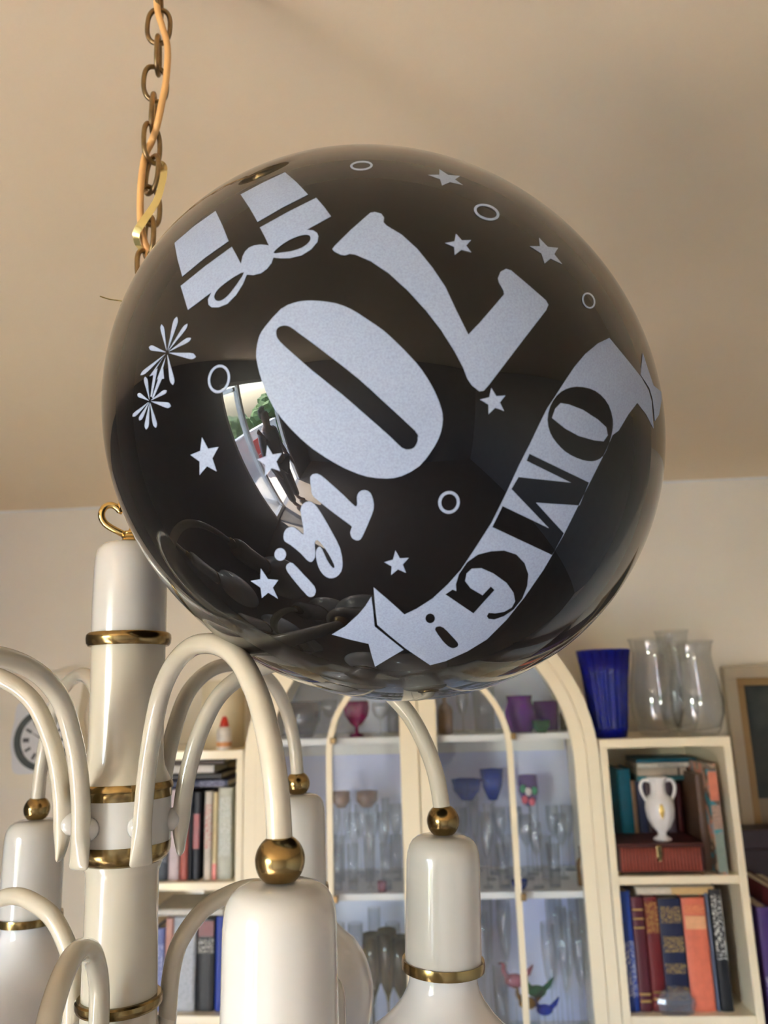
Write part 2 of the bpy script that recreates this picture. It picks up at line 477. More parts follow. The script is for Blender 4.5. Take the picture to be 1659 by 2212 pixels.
zt = axis_z(1150)[0] * K
turned('threaded_nipple', [(0, zt + .002)] + [(.0062 + (.0006 if i % 2 else 0), zt - .0012 * i) for i in range(10)] + [(.0062, zt - .02)], M_BRASS_L, seg=24)
turned('cap', [col(1176, 0), col(1176, 50), col(1178, 60), col(1183, 67), col(1192, 73), col(1206, 77), col(1230, 79), col(1300, 81), col(1372, 82), col(1374, 70)], M_ENAMEL_W)
turned('brass_ring', [col(1368, 78), col(1368, 88), col(1372, 92), col(1380, 93), col(1390, 92), col(1396, 88), col(1396, 78)], M_BRASS)
turned('upper_column', [col(1390, 80), col(1400, 81), col(1500, 81), col(1600, 82), col(1640, 84), col(1655, 87), col(1670, 93), col(1680, 98), col(1692, 102), col(1694, 60)], M_ENAMEL)
turned('brass_ring', [col(1688, 90), col(1688, 103), col(1694, 106), col(1702, 107), col(1706, 104), col(1722, 104), col(1723, 90)], M_BRASS)
turned('hub', [col(1722, 60), col(1722, 103), col(1820, 104), col(1820, 60)], M_ENAMEL_W)
turned('brass_ring', [col(1817, 90), col(1817, 105), col(1836, 104), col(1846, 101), col(1855, 95), col(1860, 88), col(1860, 60)], M_BRASS)
turned('lower_column', [col(1850, 60), col(1856, 86), col(1866, 86), col(1874, 83), col(1886, 80), col(1960, 80), col(2060, 82), col(2170, 84), col(2350, 88)], M_ENAMEL)
turned('brass_ring', [col(2150, 83), col(2150, 92), col(2154, 96), col(2162, 97), col(2170, 96), col(2175, 92), col(2176, 83)], M_BRASS)
turned('lower_hub', [(.022, -.205 * K / .83), (.030, -.207), (.031, -.245), (.022, -.247)], M_ENAMEL_W)
turned('bottom_finial', [(.028, -.246), (.024, -.255), (.012, -.263), (.006, -.27), (.009, -.277), (.006, -.284), (0, -.286)], M_BRASS)

# heart-shaped brass loop on top, leaning to the left
zc_ = axis_z(1128)[0] * K
hp = []
for i in range(56):
    t = 2 * math.pi * i / 56
    x = 16 * math.sin(t) ** 3 / 16; y = (13 * math.cos(t) - 5 * math.cos(2 * t) - 2 * math.cos(3 * t) - math.cos(4 * t)) / 16
    u, v = x * .0125, y * .0150
    a = math.radians(20); u, v = u * math.cos(a) - v * math.sin(a), u * math.sin(a) + v * math.cos(a)
    hp.append(C0 + R0v * (u - .0065 + lean(zc_)) + np.array((0, 0, zc_ + v + .0025)))
Geo().tube(hp, .0023, closed=True, seg=10).obj('heart_loop', M_BRASS_L, lamp, smooth=True)

UP = [(.0440, -.1135), (.0432, -.104), (.0432, -.092), (.0445, -.073), (.0490, -.048), (.0560, -.0245), (.0680, .001), (.0840, .0175), (.104, .0285), (.128, .0345), (.153, .0345), (.174, .0310), (.190, .0255), (.205, .0165), (.2225, -.0010), (.2345, -.0220), (.2420, -.0427), (.2457, -.0623), (.2473, -.0810)]
LOW = [(.0400, -.262), (.0394, -.252), (.0396, -.238), (.0410, -.206), (.0450, -.186), (.0530, -.1725), (.0670, -.159), (.0850, -.1515), (.103, -.1480), (.120, -.1500), (.136, -.1570), (.149, -.1685), (.157, -.183), (.161, -.199), (.162, -.213)]
def arm(prof, ang, rend, zend, cup_tilt=(0, 0), knob=True, rad=.0067):
    a = math.radians(ang); dr = np.array((math.cos(a), math.sin(a), 0)); dt = np.array((-math.sin(a), math.cos(a), 0))
    r_in, r_out, z_out = .05, prof[-1][0], prof[-1][1]
    pts = []
    for r, z in prof:
        t = min(max((r - r_in) / (r_out - r_in), 0), 1)
        rr = r + (rend - r_out) * t; zz = z + (zend - z_out) * t
        pts.append(np.array((AX, AY, 0)) + dr * rr + np.array((0, 0, zz)))
    P = catmull(pts, 6)
    n = len(P); ra = np.full(n, rad); rb = np.full(n, rad)
    for i in range(14):                                # flattened, flared tail at the hub
        t = 1 - i / 14
        ra[i] = rad * (1 - .72 * t ** 1.3); rb[i] = rad * (1 + .28 * t)
    ra[0] *= .35; rb[0] *= .70; ra[1] *= .8; rb[1] *= .93
    side = T(dt) - T((0, 0, 0))
    o = Geo().tube([T(q) for q in P], ra * K, rb * K, side=side, seg=20).obj('arm', M_ENAMEL, lamp, smooth=True, autosmooth=50)
    if knob:
        zk = prof[2][1] + .004
        q0 = np.array((AX, AY, 0)) + dr * .033 + np.array((0, 0, zk)); q1 = np.array((AX, AY, 0)) + dr * .044 + np.array((0, 0, zk))
        Geo().tube([T(q0 + (q1 - q0) * s) for s in (0, .3, .6, .8, 1)], np.array((.0075, .0085, .0085, .0075, .006)) * K, seg=18).obj('knob', M_ENAMEL_W, o, smooth=True)
    E_ = T(pts[-1]); b = .0127 * K
    th0, th1 = math.radians(30), math.radians(140)
    prof_b = [(0, b * math.cos(th0))] + [(b * math.sin(th0 + (th1 - th0) * i / 18), b * math.cos(th0 + (th1 - th0) * i / 18)) for i in range(19)] + [(0, b * math.cos(th1))]
    Geo().lathe(prof_b, E_, 36).obj('brass_ball', M_BRASS, o, smooth=True, autosmooth=40)
    tilt = Matrix.Rotation(math.radians(cup_tilt[0]), 3, 'X') @ Matrix.Rotation(math.radians(cup_tilt[1]), 3, 'Y')
    tm = np.array(tilt)
    def hung(name, prof, mat, seg=56, asm=40):
        g = Geo().lathe([(r * K, z * K) for r, z in prof], (0, 0, 0), seg)
        g.v = [tuple(E_ + tm @ np.array(v)) for v in g.v]
        return g.obj(name, mat, o, smooth=True, autosmooth=asm)
    c = -.0105
    hung('lamp_cup', [(0, c), (.0165, c - .0002), (.0205, c - .0014), (.0240, c - .0040), (.0265, c - .0080), (.0278, c - .0130), (.0284, c - .020), (.0290, c - .089), (.0270, c - .090), (.0265, c - .030)], M_ENAMEL_W)
    c2 = c - .088
    hung('brass_ring', [(.0288, c2), (.0310, c2 + .0005), (.0316, c2 - .003), (.0312, c2 - .0065), (.0290, c2 - .007)], M_BRASS)
    c3 = c2 - .006
    gp = [(.0235, c3 + .02), (.0252, c3), (.0256, c3 - .008), (.0272, c3 - .0145), (.0315, c3 - .0225), (.0390, c3 - .0315), (.0480, c3 - .0405)]
    cc = c3 - .096
    t0 = math.asin(.057 / .075)
    for i in range(22):
        th = t0 + (math.pi - t0) * i / 21
        gp.append((.075 * math.sin(th), cc + .075 * math.cos(th)))
    gp[-1] = (0, cc - .075)
    hung('globe_bulb', gp, M_OPAL, 56, 80)
    return o
arm(UP, -53.77, .2473, -.0807, (0, 0))
arm(UP, 6.23, .2449, -.0981, (0, 2.5))
arm(UP, 66.23, .2607, -.0892)
arm(UP, 126.23, .2673, -.1038)
arm(UP, 187.5, .258, -.0950)
arm(UP, 248.5, .255, -.0900)
arm(LOW, 275, .162, -.213)
arm(LOW, 35, .162, -.217)
arm(LOW, 155, .162, -.213)

# ------------------------------------------------------------------ chain, cord, ribbon
def link_mesh(w, h, wire):
    pts = []
    ry, rx = h / 2 - wire, w / 2 - wire
    for i in range(40):
        t = 2 * math.pi * i / 40
        x = rx * math.copysign(abs(math.cos(t)) ** .75, math.cos(t)); z = ry * math.copysign(abs(math.sin(t)) ** .8, math.sin(t))
        pts.append((x, 0, z))
    return pts
g = Geo().tube(link_mesh(.0215, .0345, .0019), .0019, closed=True, seg=10, side=(0, 1, 0))
chain = thing('hanging_chain', T((AX, AY, .185)), 'tarnished brass link chain holding the chandelier from the ceiling', 'chain')
base_link = mesh_obj('chain_link', [tuple(np.array(v) + wloc(chain)) for v in g.v], g.f, M_CHAIN, chain, smooth=True)
z0 = T((AX, AY, .150))[2] - chain.location[2]
pitch = .0270
# phase so that a link lies face-on near the top of the picture
zf = T((AX, AY, axis_z(57)[0]))[2] - chain.location[2]
k0 = int((zf - z0) / pitch); z0 = zf - k0 * pitch
n_links = int((CEIL_Z - .012 - chain.location[2] - z0) / pitch) + 1
for k in range(n_links):
    o = base_link if k == 0 else link(base_link.copy())
    o.parent = chain
    face = (k - k0) % 2 == 0
    ang = math.radians((18 if face else 100) + random.uniform(-12, 12)) + YAW
    if k < k0 - 3: ang += math.radians(35)
    o.location = (random.uniform(-.001, .001), random.uniform(-.001, .001), z0 + k * pitch)
    o.rotation_euler = (random.uniform(-.05, .05), random.uniform(-.06, .06), ang)
Geo().lathe([(0, CEIL_Z - .03), (.008, CEIL_Z - .03), (.012, CEIL_Z - .026), (.03, CEIL_Z - .022), (.045, CEIL_Z - .008), (.047, CEIL_Z), (0, CEIL_Z)], (C0[0], C0[1], 0), 40).obj('ceiling_rose', M_BRASS, chain, smooth=True, autosmooth=40)

def on_axis_depth(px, py, off):
    """point seen at a pixel, off metres in front of the lamp's axis"""
    d = ray(px, py); h = math.hypot(d[0], d[1]); rho = math.hypot(C0[0], C0[1]) - off
    return CAM + d * (rho / h)
cp = [(346, -60, .0), (338, -10, .004), (342, 30, .006), (352, 62, .007), (362, 105, .008), (359, 170, .008), (348, 230, .008), (338, 275, .004), (328, 305, -.006), (314, 335, -.004), (306, 380, .004), (303, 430, .006), (304, 480, .006), (311, 520, .004), (322, 560, .0), (322, 700, .0), (312, 900, .0), (296, 1080, .002)]
cpath = catmull([on_axis_depth(*q) for q in cp], 6)
top = np.array((C0[0] + .004, C0[1], CEIL_Z - .028))
cpath = np.vstack([top, cpath])
cord = Geo().tube(cpath, .0026, seg=12).obj('lamp_cord', M_CORD, base=C0 + np.array((0, 0, .2)), smooth=True)
tag(cord, 'apricot electric cord woven through the brass chain above the balloon', 'cord')

# ------------------------------------------------------------------ the balloon
BC = T((.0016774, .51088615, .17490719))
A0 = np.array([[.18217294, .00192336, -.00563128], [.00192336, .18062537, .00044069], [-.00563128, .00044069, .17954936]]) * K
RZ = np.array([[CY_, -SY_, 0], [SY_, CY_, 0], [0, 0, 1]])
BA = RZ @ A0 @ RZ.T
BAi = np.linalg.inv(BA)
def on_balloon(px, py, lift=.00018):
    d = BAi @ ray(px, py); o = BAi @ (CAM - BC)
    a, b, c = d @ d, d @ o, o @ o - 1
    disc = max(b * b - a * c, 0)
    s = o + d * ((-b - math.sqrt(disc)) / a)
    n = BAi.T @ s; n /= np.linalg.norm(n)
    return BC + BA @ s + n * lift

M_LATEX = principled('black_latex', (.0035, .003, .0033), .30, spec=.04, coat=1.0, coat_rough=.012)
M_LATEX.node_tree.nodes['Principled BSDF'].inputs['Coat IOR'].default_value = 1.34
M_PRINT = principled('silver_white_print', (.47, .48, .56), .5, spec=.4)
nt = M_PRINT.node_tree; bs = nt.nodes['Principled BSDF']
tc = nt.nodes.new('ShaderNodeTexCoord')
n1 = nt.nodes.new('ShaderNodeTexNoise'); n1.inputs['Scale'].default_value = 1300; n1.inputs['Detail'].default_value = 3
n2 = nt.nodes.new('ShaderNodeTexVoronoi'); n2.inputs['Scale'].default_value = 190
r1 = nt.nodes.new('ShaderNodeValToRGB'); r1.color_ramp.elements[0].position = .30; r1.color_ramp.elements[1].position = .62
r1.color_ramp.elements[0].color = (.220, .270, .385, 1); r1.color_ramp.elements[1].color = (.280, .340, .470, 1)
r2 = nt.nodes.new('ShaderNodeValToRGB'); r2.color_ramp.elements[0].position = .03; r2.color_ramp.elements[1].position = .07
r2.color_ramp.elements[0].color = (.82, .82, .84, 1); r2.color_ramp.elements[1].color = (1, 1, 1, 1)
mu = nt.nodes.new('ShaderNodeMix'); mu.data_type = 'RGBA'; mu.blend_type = 'MULTIPLY'; mu.inputs[0].default_value = 1
for n in (n1, n2): nt.links.new(tc.outputs['Object'], n.inputs['Vector'])
nt.links.new(n1.outputs['Fac'], r1.inputs['Fac']); nt.links.new(n2.outputs['Distance'], r2.inputs['Fac'])
nt.links.new(r1.outputs['Color'], mu.inputs[6]); nt.links.new(r2.outputs['Color'], mu.inputs[7]); nt.links.new(mu.outputs[2], bs.inputs['Base Color'])

balloon = thing('balloon', BC, 'large glossy black party balloon printed with 70 and OMG resting on the chandelier', 'balloon')
# skin: ellipsoid whose pole lies at the neck, hidden behind
nd = RZ @ np.array((-.55, .75, .36)); nd /= np.linalg.norm(nd)
e1 = np.cross(nd, (0, 0, 1)); e1 /= np.linalg.norm(e1); e2 = np.cross(nd, e1)
NS, NR = 192, 120
V, Fc = [], []
for j in range(1, NR):
    th = math.pi * j / NR
    bump = 1 + .20 * math.exp(-(th / .085) ** 2) + .03 * math.exp(-(th / .25) ** 2)
    for i in range(NS):
        ph = 2 * math.pi * i / NS
        s = (nd * math.cos(th) + (e1 * math.cos(ph) + e2 * math.sin(ph)) * math.sin(th)) * bump
        V.append(BC + BA @ s)
for j in range(NR - 2):
    for i in range(NS):
        k = (i + 1) % NS
        Fc.append((j * NS + i, (j + 1) * NS + i, (j + 1) * NS + k, j * NS + k))
V.append(BC + BA @ (nd * 1.235)); V.append(BC - BA @ nd)
for i in range(NS):
    k = (i + 1) % NS
    Fc.append((len(V) - 2, i, k)); Fc.append((len(V) - 1, (NR - 2) * NS + k, (NR - 2) * NS + i))
mesh_obj('skin', V, Fc, M_LATEX, balloon, smooth=True)
NECK = BC + BA @ (nd * 1.235)
kp = [NECK + nd * .006 * math.sin(t) * .4 + (e1 * math.cos(t) + e2 * math.sin(t)) * .0055 for t in np.linspace(0, 2 * math.pi, 24, endpoint=False)]
Geo().tube(kp, .004, closed=True, seg=10).obj('knot', M_LATEX, balloon, smooth=True)
g = Geo()
g.tube([NECK + nd * .002, NECK + nd * .012, NECK + nd * .022], [.003, .006, .011], seg=18)
g.obj('lip', M_LATEX, balloon, smooth=True)

def inside(poly, P):
    """even-odd test of points P against a polygon"""
    x, y = P[:, 0], P[:, 1]; res = np.zeros(len(P), bool)
    n = len(poly)
    for i in range(n):
        x1, y1 = poly[i]; x2, y2 = poly[(i + 1) % n]
        if y1 == y2: continue
        c = ((y1 > y) != (y2 > y)) & (x < (x2 - x1) * (y - y1) / (y2 - y1) + x1)
        res ^= c
    return res

def decal(name, polys, label=None, step=13.0):
    """printed patch: pixel outlines (even-odd filled) laid on the balloon's skin"""
    pts, edges = [], []
    for poly in polys:
        dense = []
        for i in range(len(poly)):
            a, b = np.array(poly[i], float), np.array(poly[(i + 1) % len(poly)], float)
            m = max(1, int(np.linalg.norm(b - a) / step))
            dense += [a + (b - a) * k / m for k in range(m)]
        n0 = len(pts); pts += dense
        edges += [(n0 + i, n0 + (i + 1) % len(dense)) for i in range(len(dense))]
    allp = np.array(pts); lo, hi = allp.min(0), allp.max(0)
    gx, gy = np.meshgrid(np.arange(lo[0] + step / 2, hi[0], step), np.arange(lo[1] + step / 2, hi[1], step))
    G = np.stack([gx.ravel(), gy.ravel()], 1)
    if len(G):
        ins = np.zeros(len(G), bool)
        for poly in polys: ins ^= inside(poly, G)
        G = G[ins]
        if len(G):
            dmin = np.array([np.min(np.hypot(allp[:, 0] - q[0], allp[:, 1] - q[1])) for q in G])
            G = G[dmin > step * .5]
    vs = [Vector((float(q[0]), float(q[1]))) for q in list(allp) + list(G)]
    ov, oe, of, *_ = delaunay_2d_cdt(vs, edges, [], 0, 1e-4)
    ov = np.array([v[:] for v in ov]); F = np.array([f[:] for f in of])
    cen = ov[F].mean(1)
    ins = np.zeros(len(F), bool)
    for poly in polys: ins ^= inside(poly, cen)
    F = F[ins]
    used = np.unique(F); remap = {int(u): i for i, u in enumerate(used)}
    V3 = [on_balloon(*ov[u]) for u in used]
    faces = []
    for f in F:
        a, b, c = (remap[int(i)] for i in f)
        n = np.cross(V3[b] - V3[a], V3[c] - V3[a])
        faces.append((a, b, c) if n @ (V3[a] - BC) > 0 else (a, c, b))
    o = mesh_obj(name, V3, faces, M_PRINT, balloon, smooth=True)
    if label: o['label'] = label
    return o

def C1(*p): return [(200 + x / 2.6758, 300 + y / 2.6758) for x, y in p]
def C2(*p): return [(680 + x / 2.1269, 300 + y / 2.1269) for x, y in p]
def C3(*p): return [(220 + x / 2.592, 760 + y / 2.592) for x, y in p]
def C4(*p): return [(680 + x / 2.1269, 880 + y / 2.1269) for x, y in p]
def smooth(poly, n=4): return [tuple(q) for q in catmull(poly, n, closed=True)]
def ell(c, rx, ry, rot=0, n=40):
    a = math.radians(rot)
    return [(c[0] + rx * math.cos(t) * math.cos(a) - ry * math.sin(t) * math.sin(a), c[1] + rx * math.cos(t) * math.sin(a) + ry * math.sin(t) * math.cos(a)) for t in np.linspace(0, 2 * math.pi, n, endpoint=False)]
def star(tips):
    c = np.mean(tips, axis=0); out = []
    for i in range(5):
        a, b = np.array(tips[i]), np.array(tips[(i + 1) % 5])
        out += [tuple(a), tuple(c + ((a + b) / 2 - c) * .56)]
    return out

# gift box with a bow
decal('gift_print', [C1((475, 603), (590, 505), (712, 418), (752, 503), (788, 592), (650, 690), (520, 797), (493, 700))], 'printed gift box panel')
decal('gift_print', [C1((856, 323), (985, 255), (1113, 195), (1182, 255), (1246, 324), (1100, 398), (955, 482), (908, 400))])
decal('gift_print', [C1((511, 851), (655, 735), (806, 625), (832, 672), (858, 722)) + C1((868, 680), (882, 652), (905, 630), (935, 617), (970, 612), (1000, 614), (1020, 618)) + C1((995, 565), (968, 514), (1130, 424), (1293, 342), (1338, 394), (1379, 450), (1240, 527), (1275, 530), (1298, 545), (1306, 565), (1300, 598), (1265, 640), (1210, 675), (1140, 692), (1085, 692), (1046, 688), (1035, 720), (1010, 752), (975, 778), (930, 790), (893, 786), (870, 842), (830, 905), (780, 955), (730, 975), (690, 975), (672, 960), (668, 930), (687, 890), (620, 940), (553, 990), (533, 925)),
      smooth(C1((876, 773), (800, 812), (735, 862), (706, 905), (712, 932), (738, 938), (775, 915), (820, 862)), 3),
      smooth(C1((1048, 661), (1080, 625), (1140, 585), (1205, 560), (1248, 558), (1260, 575), (1250, 600), (1210, 630), (1150, 650), (1095, 658)), 3)], 'printed bow and lower gift panels')

# fireworks
def petal(c, tip, w, gap=.10):
    c, tip = np.array(c, float), np.array(tip, float); d = tip - c; L = np.linalg.norm(d); d /= L; n = np.array((-d[1], d[0]))
    prof = [(gap, .12), (.45, .55), (.78, 1.0), (.92, .85), (1.0, .1)]
    return smooth([tuple(c + d * L * t + n * w * k / 2) for t, k in prof] + [tuple(c + d * L * t - n * w * k / 2) for t, k in reversed(prof)], 2)
c = C1((432, 1236))[0]
pet = [petal(c, C1(q)[0], w) for q, w in [((489, 1030), 10), ((400, 1074), 8), ((550, 1070), 8), ((570, 1152), 9), ((598, 1260), 13), ((466, 1422), 10), ((328, 1204), 11), ((280, 1366), 8)]]
for q in pet: decal('firework_print', [q], step=8)
decal('firework_print', [C3((352, 22), (310, 80), (268, 138), (290, 130), (274, 252), (283, 252), (314, 92), (300, 104))], step=8)
decal('firework_print', [C3((360, 28), (345, 90), (350, 150), (338, 153), (290, 262), (283, 256), (318, 150), (308, 160), (342, 70))], step=8)
c = C3((270, 276))[0]
pet = [petal(c, C3(q)[0], w) for q, w in [((202, 236), 9), ((244, 140), 8), ((365, 217), 8), ((388, 304), 12), ((304, 424), 9), ((250, 434), 9), ((212, 384), 8), ((174, 362), 8)]]
for q in pet: decal('firework_print', [q], step=8)

# rings
for c, ro, ri, rot in [(C1((1554, 157))[0], (24.6, 10.4), (19.4, 6.6), -3), (C1((732, 1388))[0], (23.6, 31.0), (18.6, 25.4), 12), (C2((789, 338))[0], (28.5, 16.6), (22.4, 11.8), 18),
                       (C2((1257, 744))[0], (13.6, 18.0), (10.4, 14.4), -22), (C4((616, 436))[0], (23.4, 24.8), (16.6, 18.0), 15)]:
    decal('ring_print', [ell(c, *ro, rot), ell(c, *ri, rot)], step=7)

# stars
for tips in [C2((572, 141), (667, 172), (681, 214), (584, 216), (519, 167)), C2((648, 437), (718, 466), (719, 523), (642, 535), (597, 480)), C2((1029, 455), (1117, 502), (1136, 577), (1055, 574), (986, 494)),
             C2((810, 1144), (875, 1179), (869, 1251), (797, 1266), (757, 1198)), C3((562, 478), (655, 532), (645, 670), (549, 690), (497, 577)), C3((927, 524), (1008, 567), (1000, 668), (915, 695), (872, 602)),
             C3((891, 1211), (990, 1276), (988, 1382), (897, 1378), (834, 1281)), C4((370, 656), (432, 690), (419, 759), (350, 770), (318, 710))]:
    decal('star_print', [star(tips)], step=9)

# the 7 and the 0
decal('number_print', [C2((255, 341), (275, 337), (305, 345), (318, 362), (316, 385), (330, 400), (400, 442), (470, 506), (540, 592), (600, 682), (650, 790), (680, 850), (705, 900), (760, 842), (820, 772), (868, 716), (866, 700), (845, 662), (840, 642), (852, 612), (878, 598), (902, 606), (980, 672), (1060, 742), (1072, 763), (1062, 788), (960, 920), (800, 1130), (775, 1158), (755, 1160), (720, 1132), (700, 1102), (680, 1050), (640, 975), (580, 880), (510, 790), (430, 702), (340, 620), (260, 565), (185, 533), (160, 530), (140, 537), (120, 535), (90, 520), (80, 508), (92, 492), (165, 420))], 'printed digit 7')
ZERO = smooth([(553.9, 759.7), (560, 728), (573.7, 705), (607, 668), (635, 654.5), (660, 650), (690, 650.5), (727, 656), (760, 669), (793, 690), (828, 714), (858.7, 742), (887, 771), (910.4, 798.4), (930, 829), (943, 855), (953, 882), (956.5, 905), (952.7, 932), (944, 954), (930, 977), (905.7, 1007), (868, 1028), (835, 1033.7), (793, 1029.5), (760, 1018), (727, 1002), (675, 969), (629, 927), (590, 878), (567, 825.6), (555.6, 783)], 2)
SLOT = smooth([(597, 722), (600, 709), (613, 703.5), (628, 707), (650, 723), (700, 760), (774, 818), (830, 869), (896, 930), (902, 945), (901, 955), (894, 967), (882, 970.7), (868, 967), (845, 945), (793, 899), (740, 853), (680, 805), (640, 770), (605, 738)], 2)
decal('number_print', [ZERO, SLOT], 'printed digit 0')

# the small word
decal('word_print', [smooth(C3((1168, 700), (1195, 682), (1228, 692), (1290, 745), (1360, 808), (1418, 864), (1430, 850), (1428, 815), (1440, 785), (1470, 773), (1502, 787), (1520, 830), (1522, 880), (1500, 940), (1470, 1010), (1450, 1048), (1425, 1055), (1400, 1040), (1391, 1010), (1398, 985), (1392, 970), (1300, 902), (1200, 822), (1178, 796), (1172, 760)), 2)])
decal('word_print', [smooth(C3((1113, 885), (1128, 850), (1160, 837), (1192, 852), (1230, 905), (1290, 1010), (1335, 1100), (1348, 1180), (1340, 1230), (1312, 1260), (1275, 1266), (1240, 1246), (1212, 1200), (1199, 1140), (1203, 1105), (1220, 1089), (1234, 1105), (1262, 1165), (1288, 1203), (1302, 1208), (1300, 1188), (1270, 1130), (1240, 1085), (1208, 1052), (1192, 1068), (1196, 1110), (1193, 1150), (1175, 1175), (1150, 1166), (1115, 1128), (1060, 1082), (1025, 1060), (1018, 1032), (1026, 1000), (1050, 981), (1080, 983), (1108, 1004), (1130, 1022), (1126, 965)), 2)])
decal('word_print', [ell(C3((1000, 1133))[0], 12.6, 13.6)], step=9)
decal('word_print', [smooth(C3((1033, 1200), (1045, 1184), (1070, 1182), (1130, 1245), (1190, 1310), (1198, 1345), (1185, 1368), (1160, 1370), (1138, 1350), (1090, 1295), (1040, 1230)), 2)])

# the ribbon banner with OMG!
d24 = 580 * 2.1269
def c24(p): return (p[0], p[1] - d24)          # coordinates of the upper crop in the lower one
left_edge = [c24(q) for q in ((1352, 915), (1300, 940), (1240, 990), (1190, 1050), (1150, 1110), (1105, 1180), (1065, 1240))] + [(1030, 77), (985, 172), (940, 260), (905, 335), (870, 410), (810, 530), (740, 640), (670, 745), (610, 812), (540, 877), (470, 922), (412, 950)]
right_edge = [(530, 1183), (600, 1165), (700, 1120), (790, 1065), (880, 975), (960, 875), (1050, 745), (1140, 590), (1220, 430), (1290, 290), (1340, 190), (1366, 128)] + [c24(q) for q in ((1395, 1340), (1440, 1265), (1480, 1213), (1520, 1265), (1555, 1332), (1546, 1205), (1532, 1155), (1498, 1095), (1440, 1022))]
BAN = C4(*(left_edge + [(340, 885), (270, 825), (277, 910), (287, 998), (350, 1052), (418, 1107)] + right_edge))
OUT_O = smooth(C2((1068, 1290), (1080, 1230), (1110, 1180), (1150, 1151), (1200, 1139), (1260, 1147), (1310, 1175), (1350, 1225), (1368, 1290), (1365, 1345), (1350, 1400), (1325, 1455), (1290, 1478), (1250, 1480), (1200, 1465), (1150, 1437), (1110, 1397), (1080, 1350)), 2)
IN_O = C2((1088, 1282), (1103, 1240), (1128, 1214), (1165, 1220), (1230, 1245), (1300, 1290), (1338, 1325), (1345, 1362), (1325, 1390), (1280, 1385), (1210, 1365), (1150, 1332), (1110, 1300))
LET_M = C4((985, 213), (1258, 345), (1215, 450), (1015, 437), (1143, 578), (1090, 678), (815, 549), (862, 453), (1075, 555), (903, 375), (935, 320), (1177, 346), (972, 245))
LET_G = C4((648, 812), (662, 765), (700, 710), (750, 675), (810, 660), (870, 657), (925, 675), (963, 715), (980, 765), (975, 820), (952, 878), (912, 928), (868, 958), (825, 973), (798, 970), (790, 958), (798, 943), (830, 945), (870, 938), (905, 918), (920, 890), (912, 850), (880, 805), (820, 762), (765, 738), (720, 740), (697, 762), (690, 797), (715, 830), (770, 862), (808, 822), (825, 838), (728, 945), (600, 858), (632, 836), (650, 843))
EXC_D = ell(C4((530, 968))[0], 10.2, 10.4)
EXC_B = smooth(C4((552, 1020), (565, 1005), (590, 1010), (625, 1045), (656, 1080), (655, 1097), (635, 1105), (613, 1096), (585, 1068)), 2)
decal('banner_print', [BAN, OUT_O, IN_O, LET_M, LET_G, EXC_D, EXC_B], 'printed ribbon banner reading OMG!', step=11)
decal('banner_tail_print', [C4((260, 868), (232, 912), (200, 950), (140, 1005), (78, 1042), (160, 1065), (247, 1085), (262, 1140), (277, 1190), (340, 1152), (408, 1112), (340, 1058), (275, 1005), (268, 930))], step=9)
decal('banner_tail_print', [C2((1505, 982), (1530, 1060), (1555, 1133), (1590, 1162), (1592, 1200), (1580, 1268), (1560, 1298), (1556, 1250), (1550, 1195), (1535, 1145), (1495, 1083))], step=7)

# gold curling ribbon tied from the neck to the chain
rp = [on_axis_depth(340, 352, -.006), on_axis_depth(352, 358, .004), on_axis_depth(354, 372, .011), on_axis_depth(350, 395, .013), on_axis_depth(340, 430, .013), on_axis_depth(322, 460, .013), on_axis_depth(304, 486, .013), on_axis_depth(294, 505, .010), on_axis_depth(298, 528, .004), on_axis_depth(312, 545, -.004), on_axis_depth(330, 570, -.004), NECK + nd * .012 + np.array((.004, 0, .002))]
RP = catmull(rp, 8)
tw = np.linspace(0, 1, len(RP))
side = np.array([ray(330, 450)])
V, Fc = [], []
vd = side[0] / np.linalg.norm(side[0])
for i, q in enumerate(RP):
    Tn = RP[min(i + 1, len(RP) - 1)] - RP[max(i - 1, 0)]; Tn /= np.linalg.norm(Tn)
    a = np.cross(Tn, vd); a /= np.linalg.norm(a); b = np.cross(Tn, a)
    ang = .5 * math.sin(tw[i] * 5.0) + 2.6 * max(tw[i] - .55, 0) * 2
    w = (a * math.cos(ang) + b * math.sin(ang)) * .0027
    nn = np.cross(Tn, w); nn /= np.linalg.norm(nn)
    V += [q - w + nn * .0001, q + w + nn * .0001, q + w - nn * .0001, q - w - nn * .0001]
for i in range(len(RP) - 1):
    for k in range(4):
        Fc.append((4 * i + k, 4 * i + (k + 1) % 4, 4 * i + 4 + (k + 1) % 4, 4 * i + 4 + k))
rib = mesh_obj('gift_ribbon', V, Fc, M_RIBBON, base=NECK, smooth=True, autosmooth=50)
tag(rib, 'shiny gold curling ribbon wound around the chain beside the balloon', 'ribbon')
def far(px, py, d):
    r_ = ray(px, py); return CAM + r_ * d
tp = catmull([NECK + nd * .01, far(330, 640, .56), far(285, 652, .53), far(255, 649, .525), far(235, 646, .52), far(216, 640, .515)], 6)
Geo().tube(tp, .0005, seg=6).obj('curled_end', M_RIBBON, rib, smooth=True)
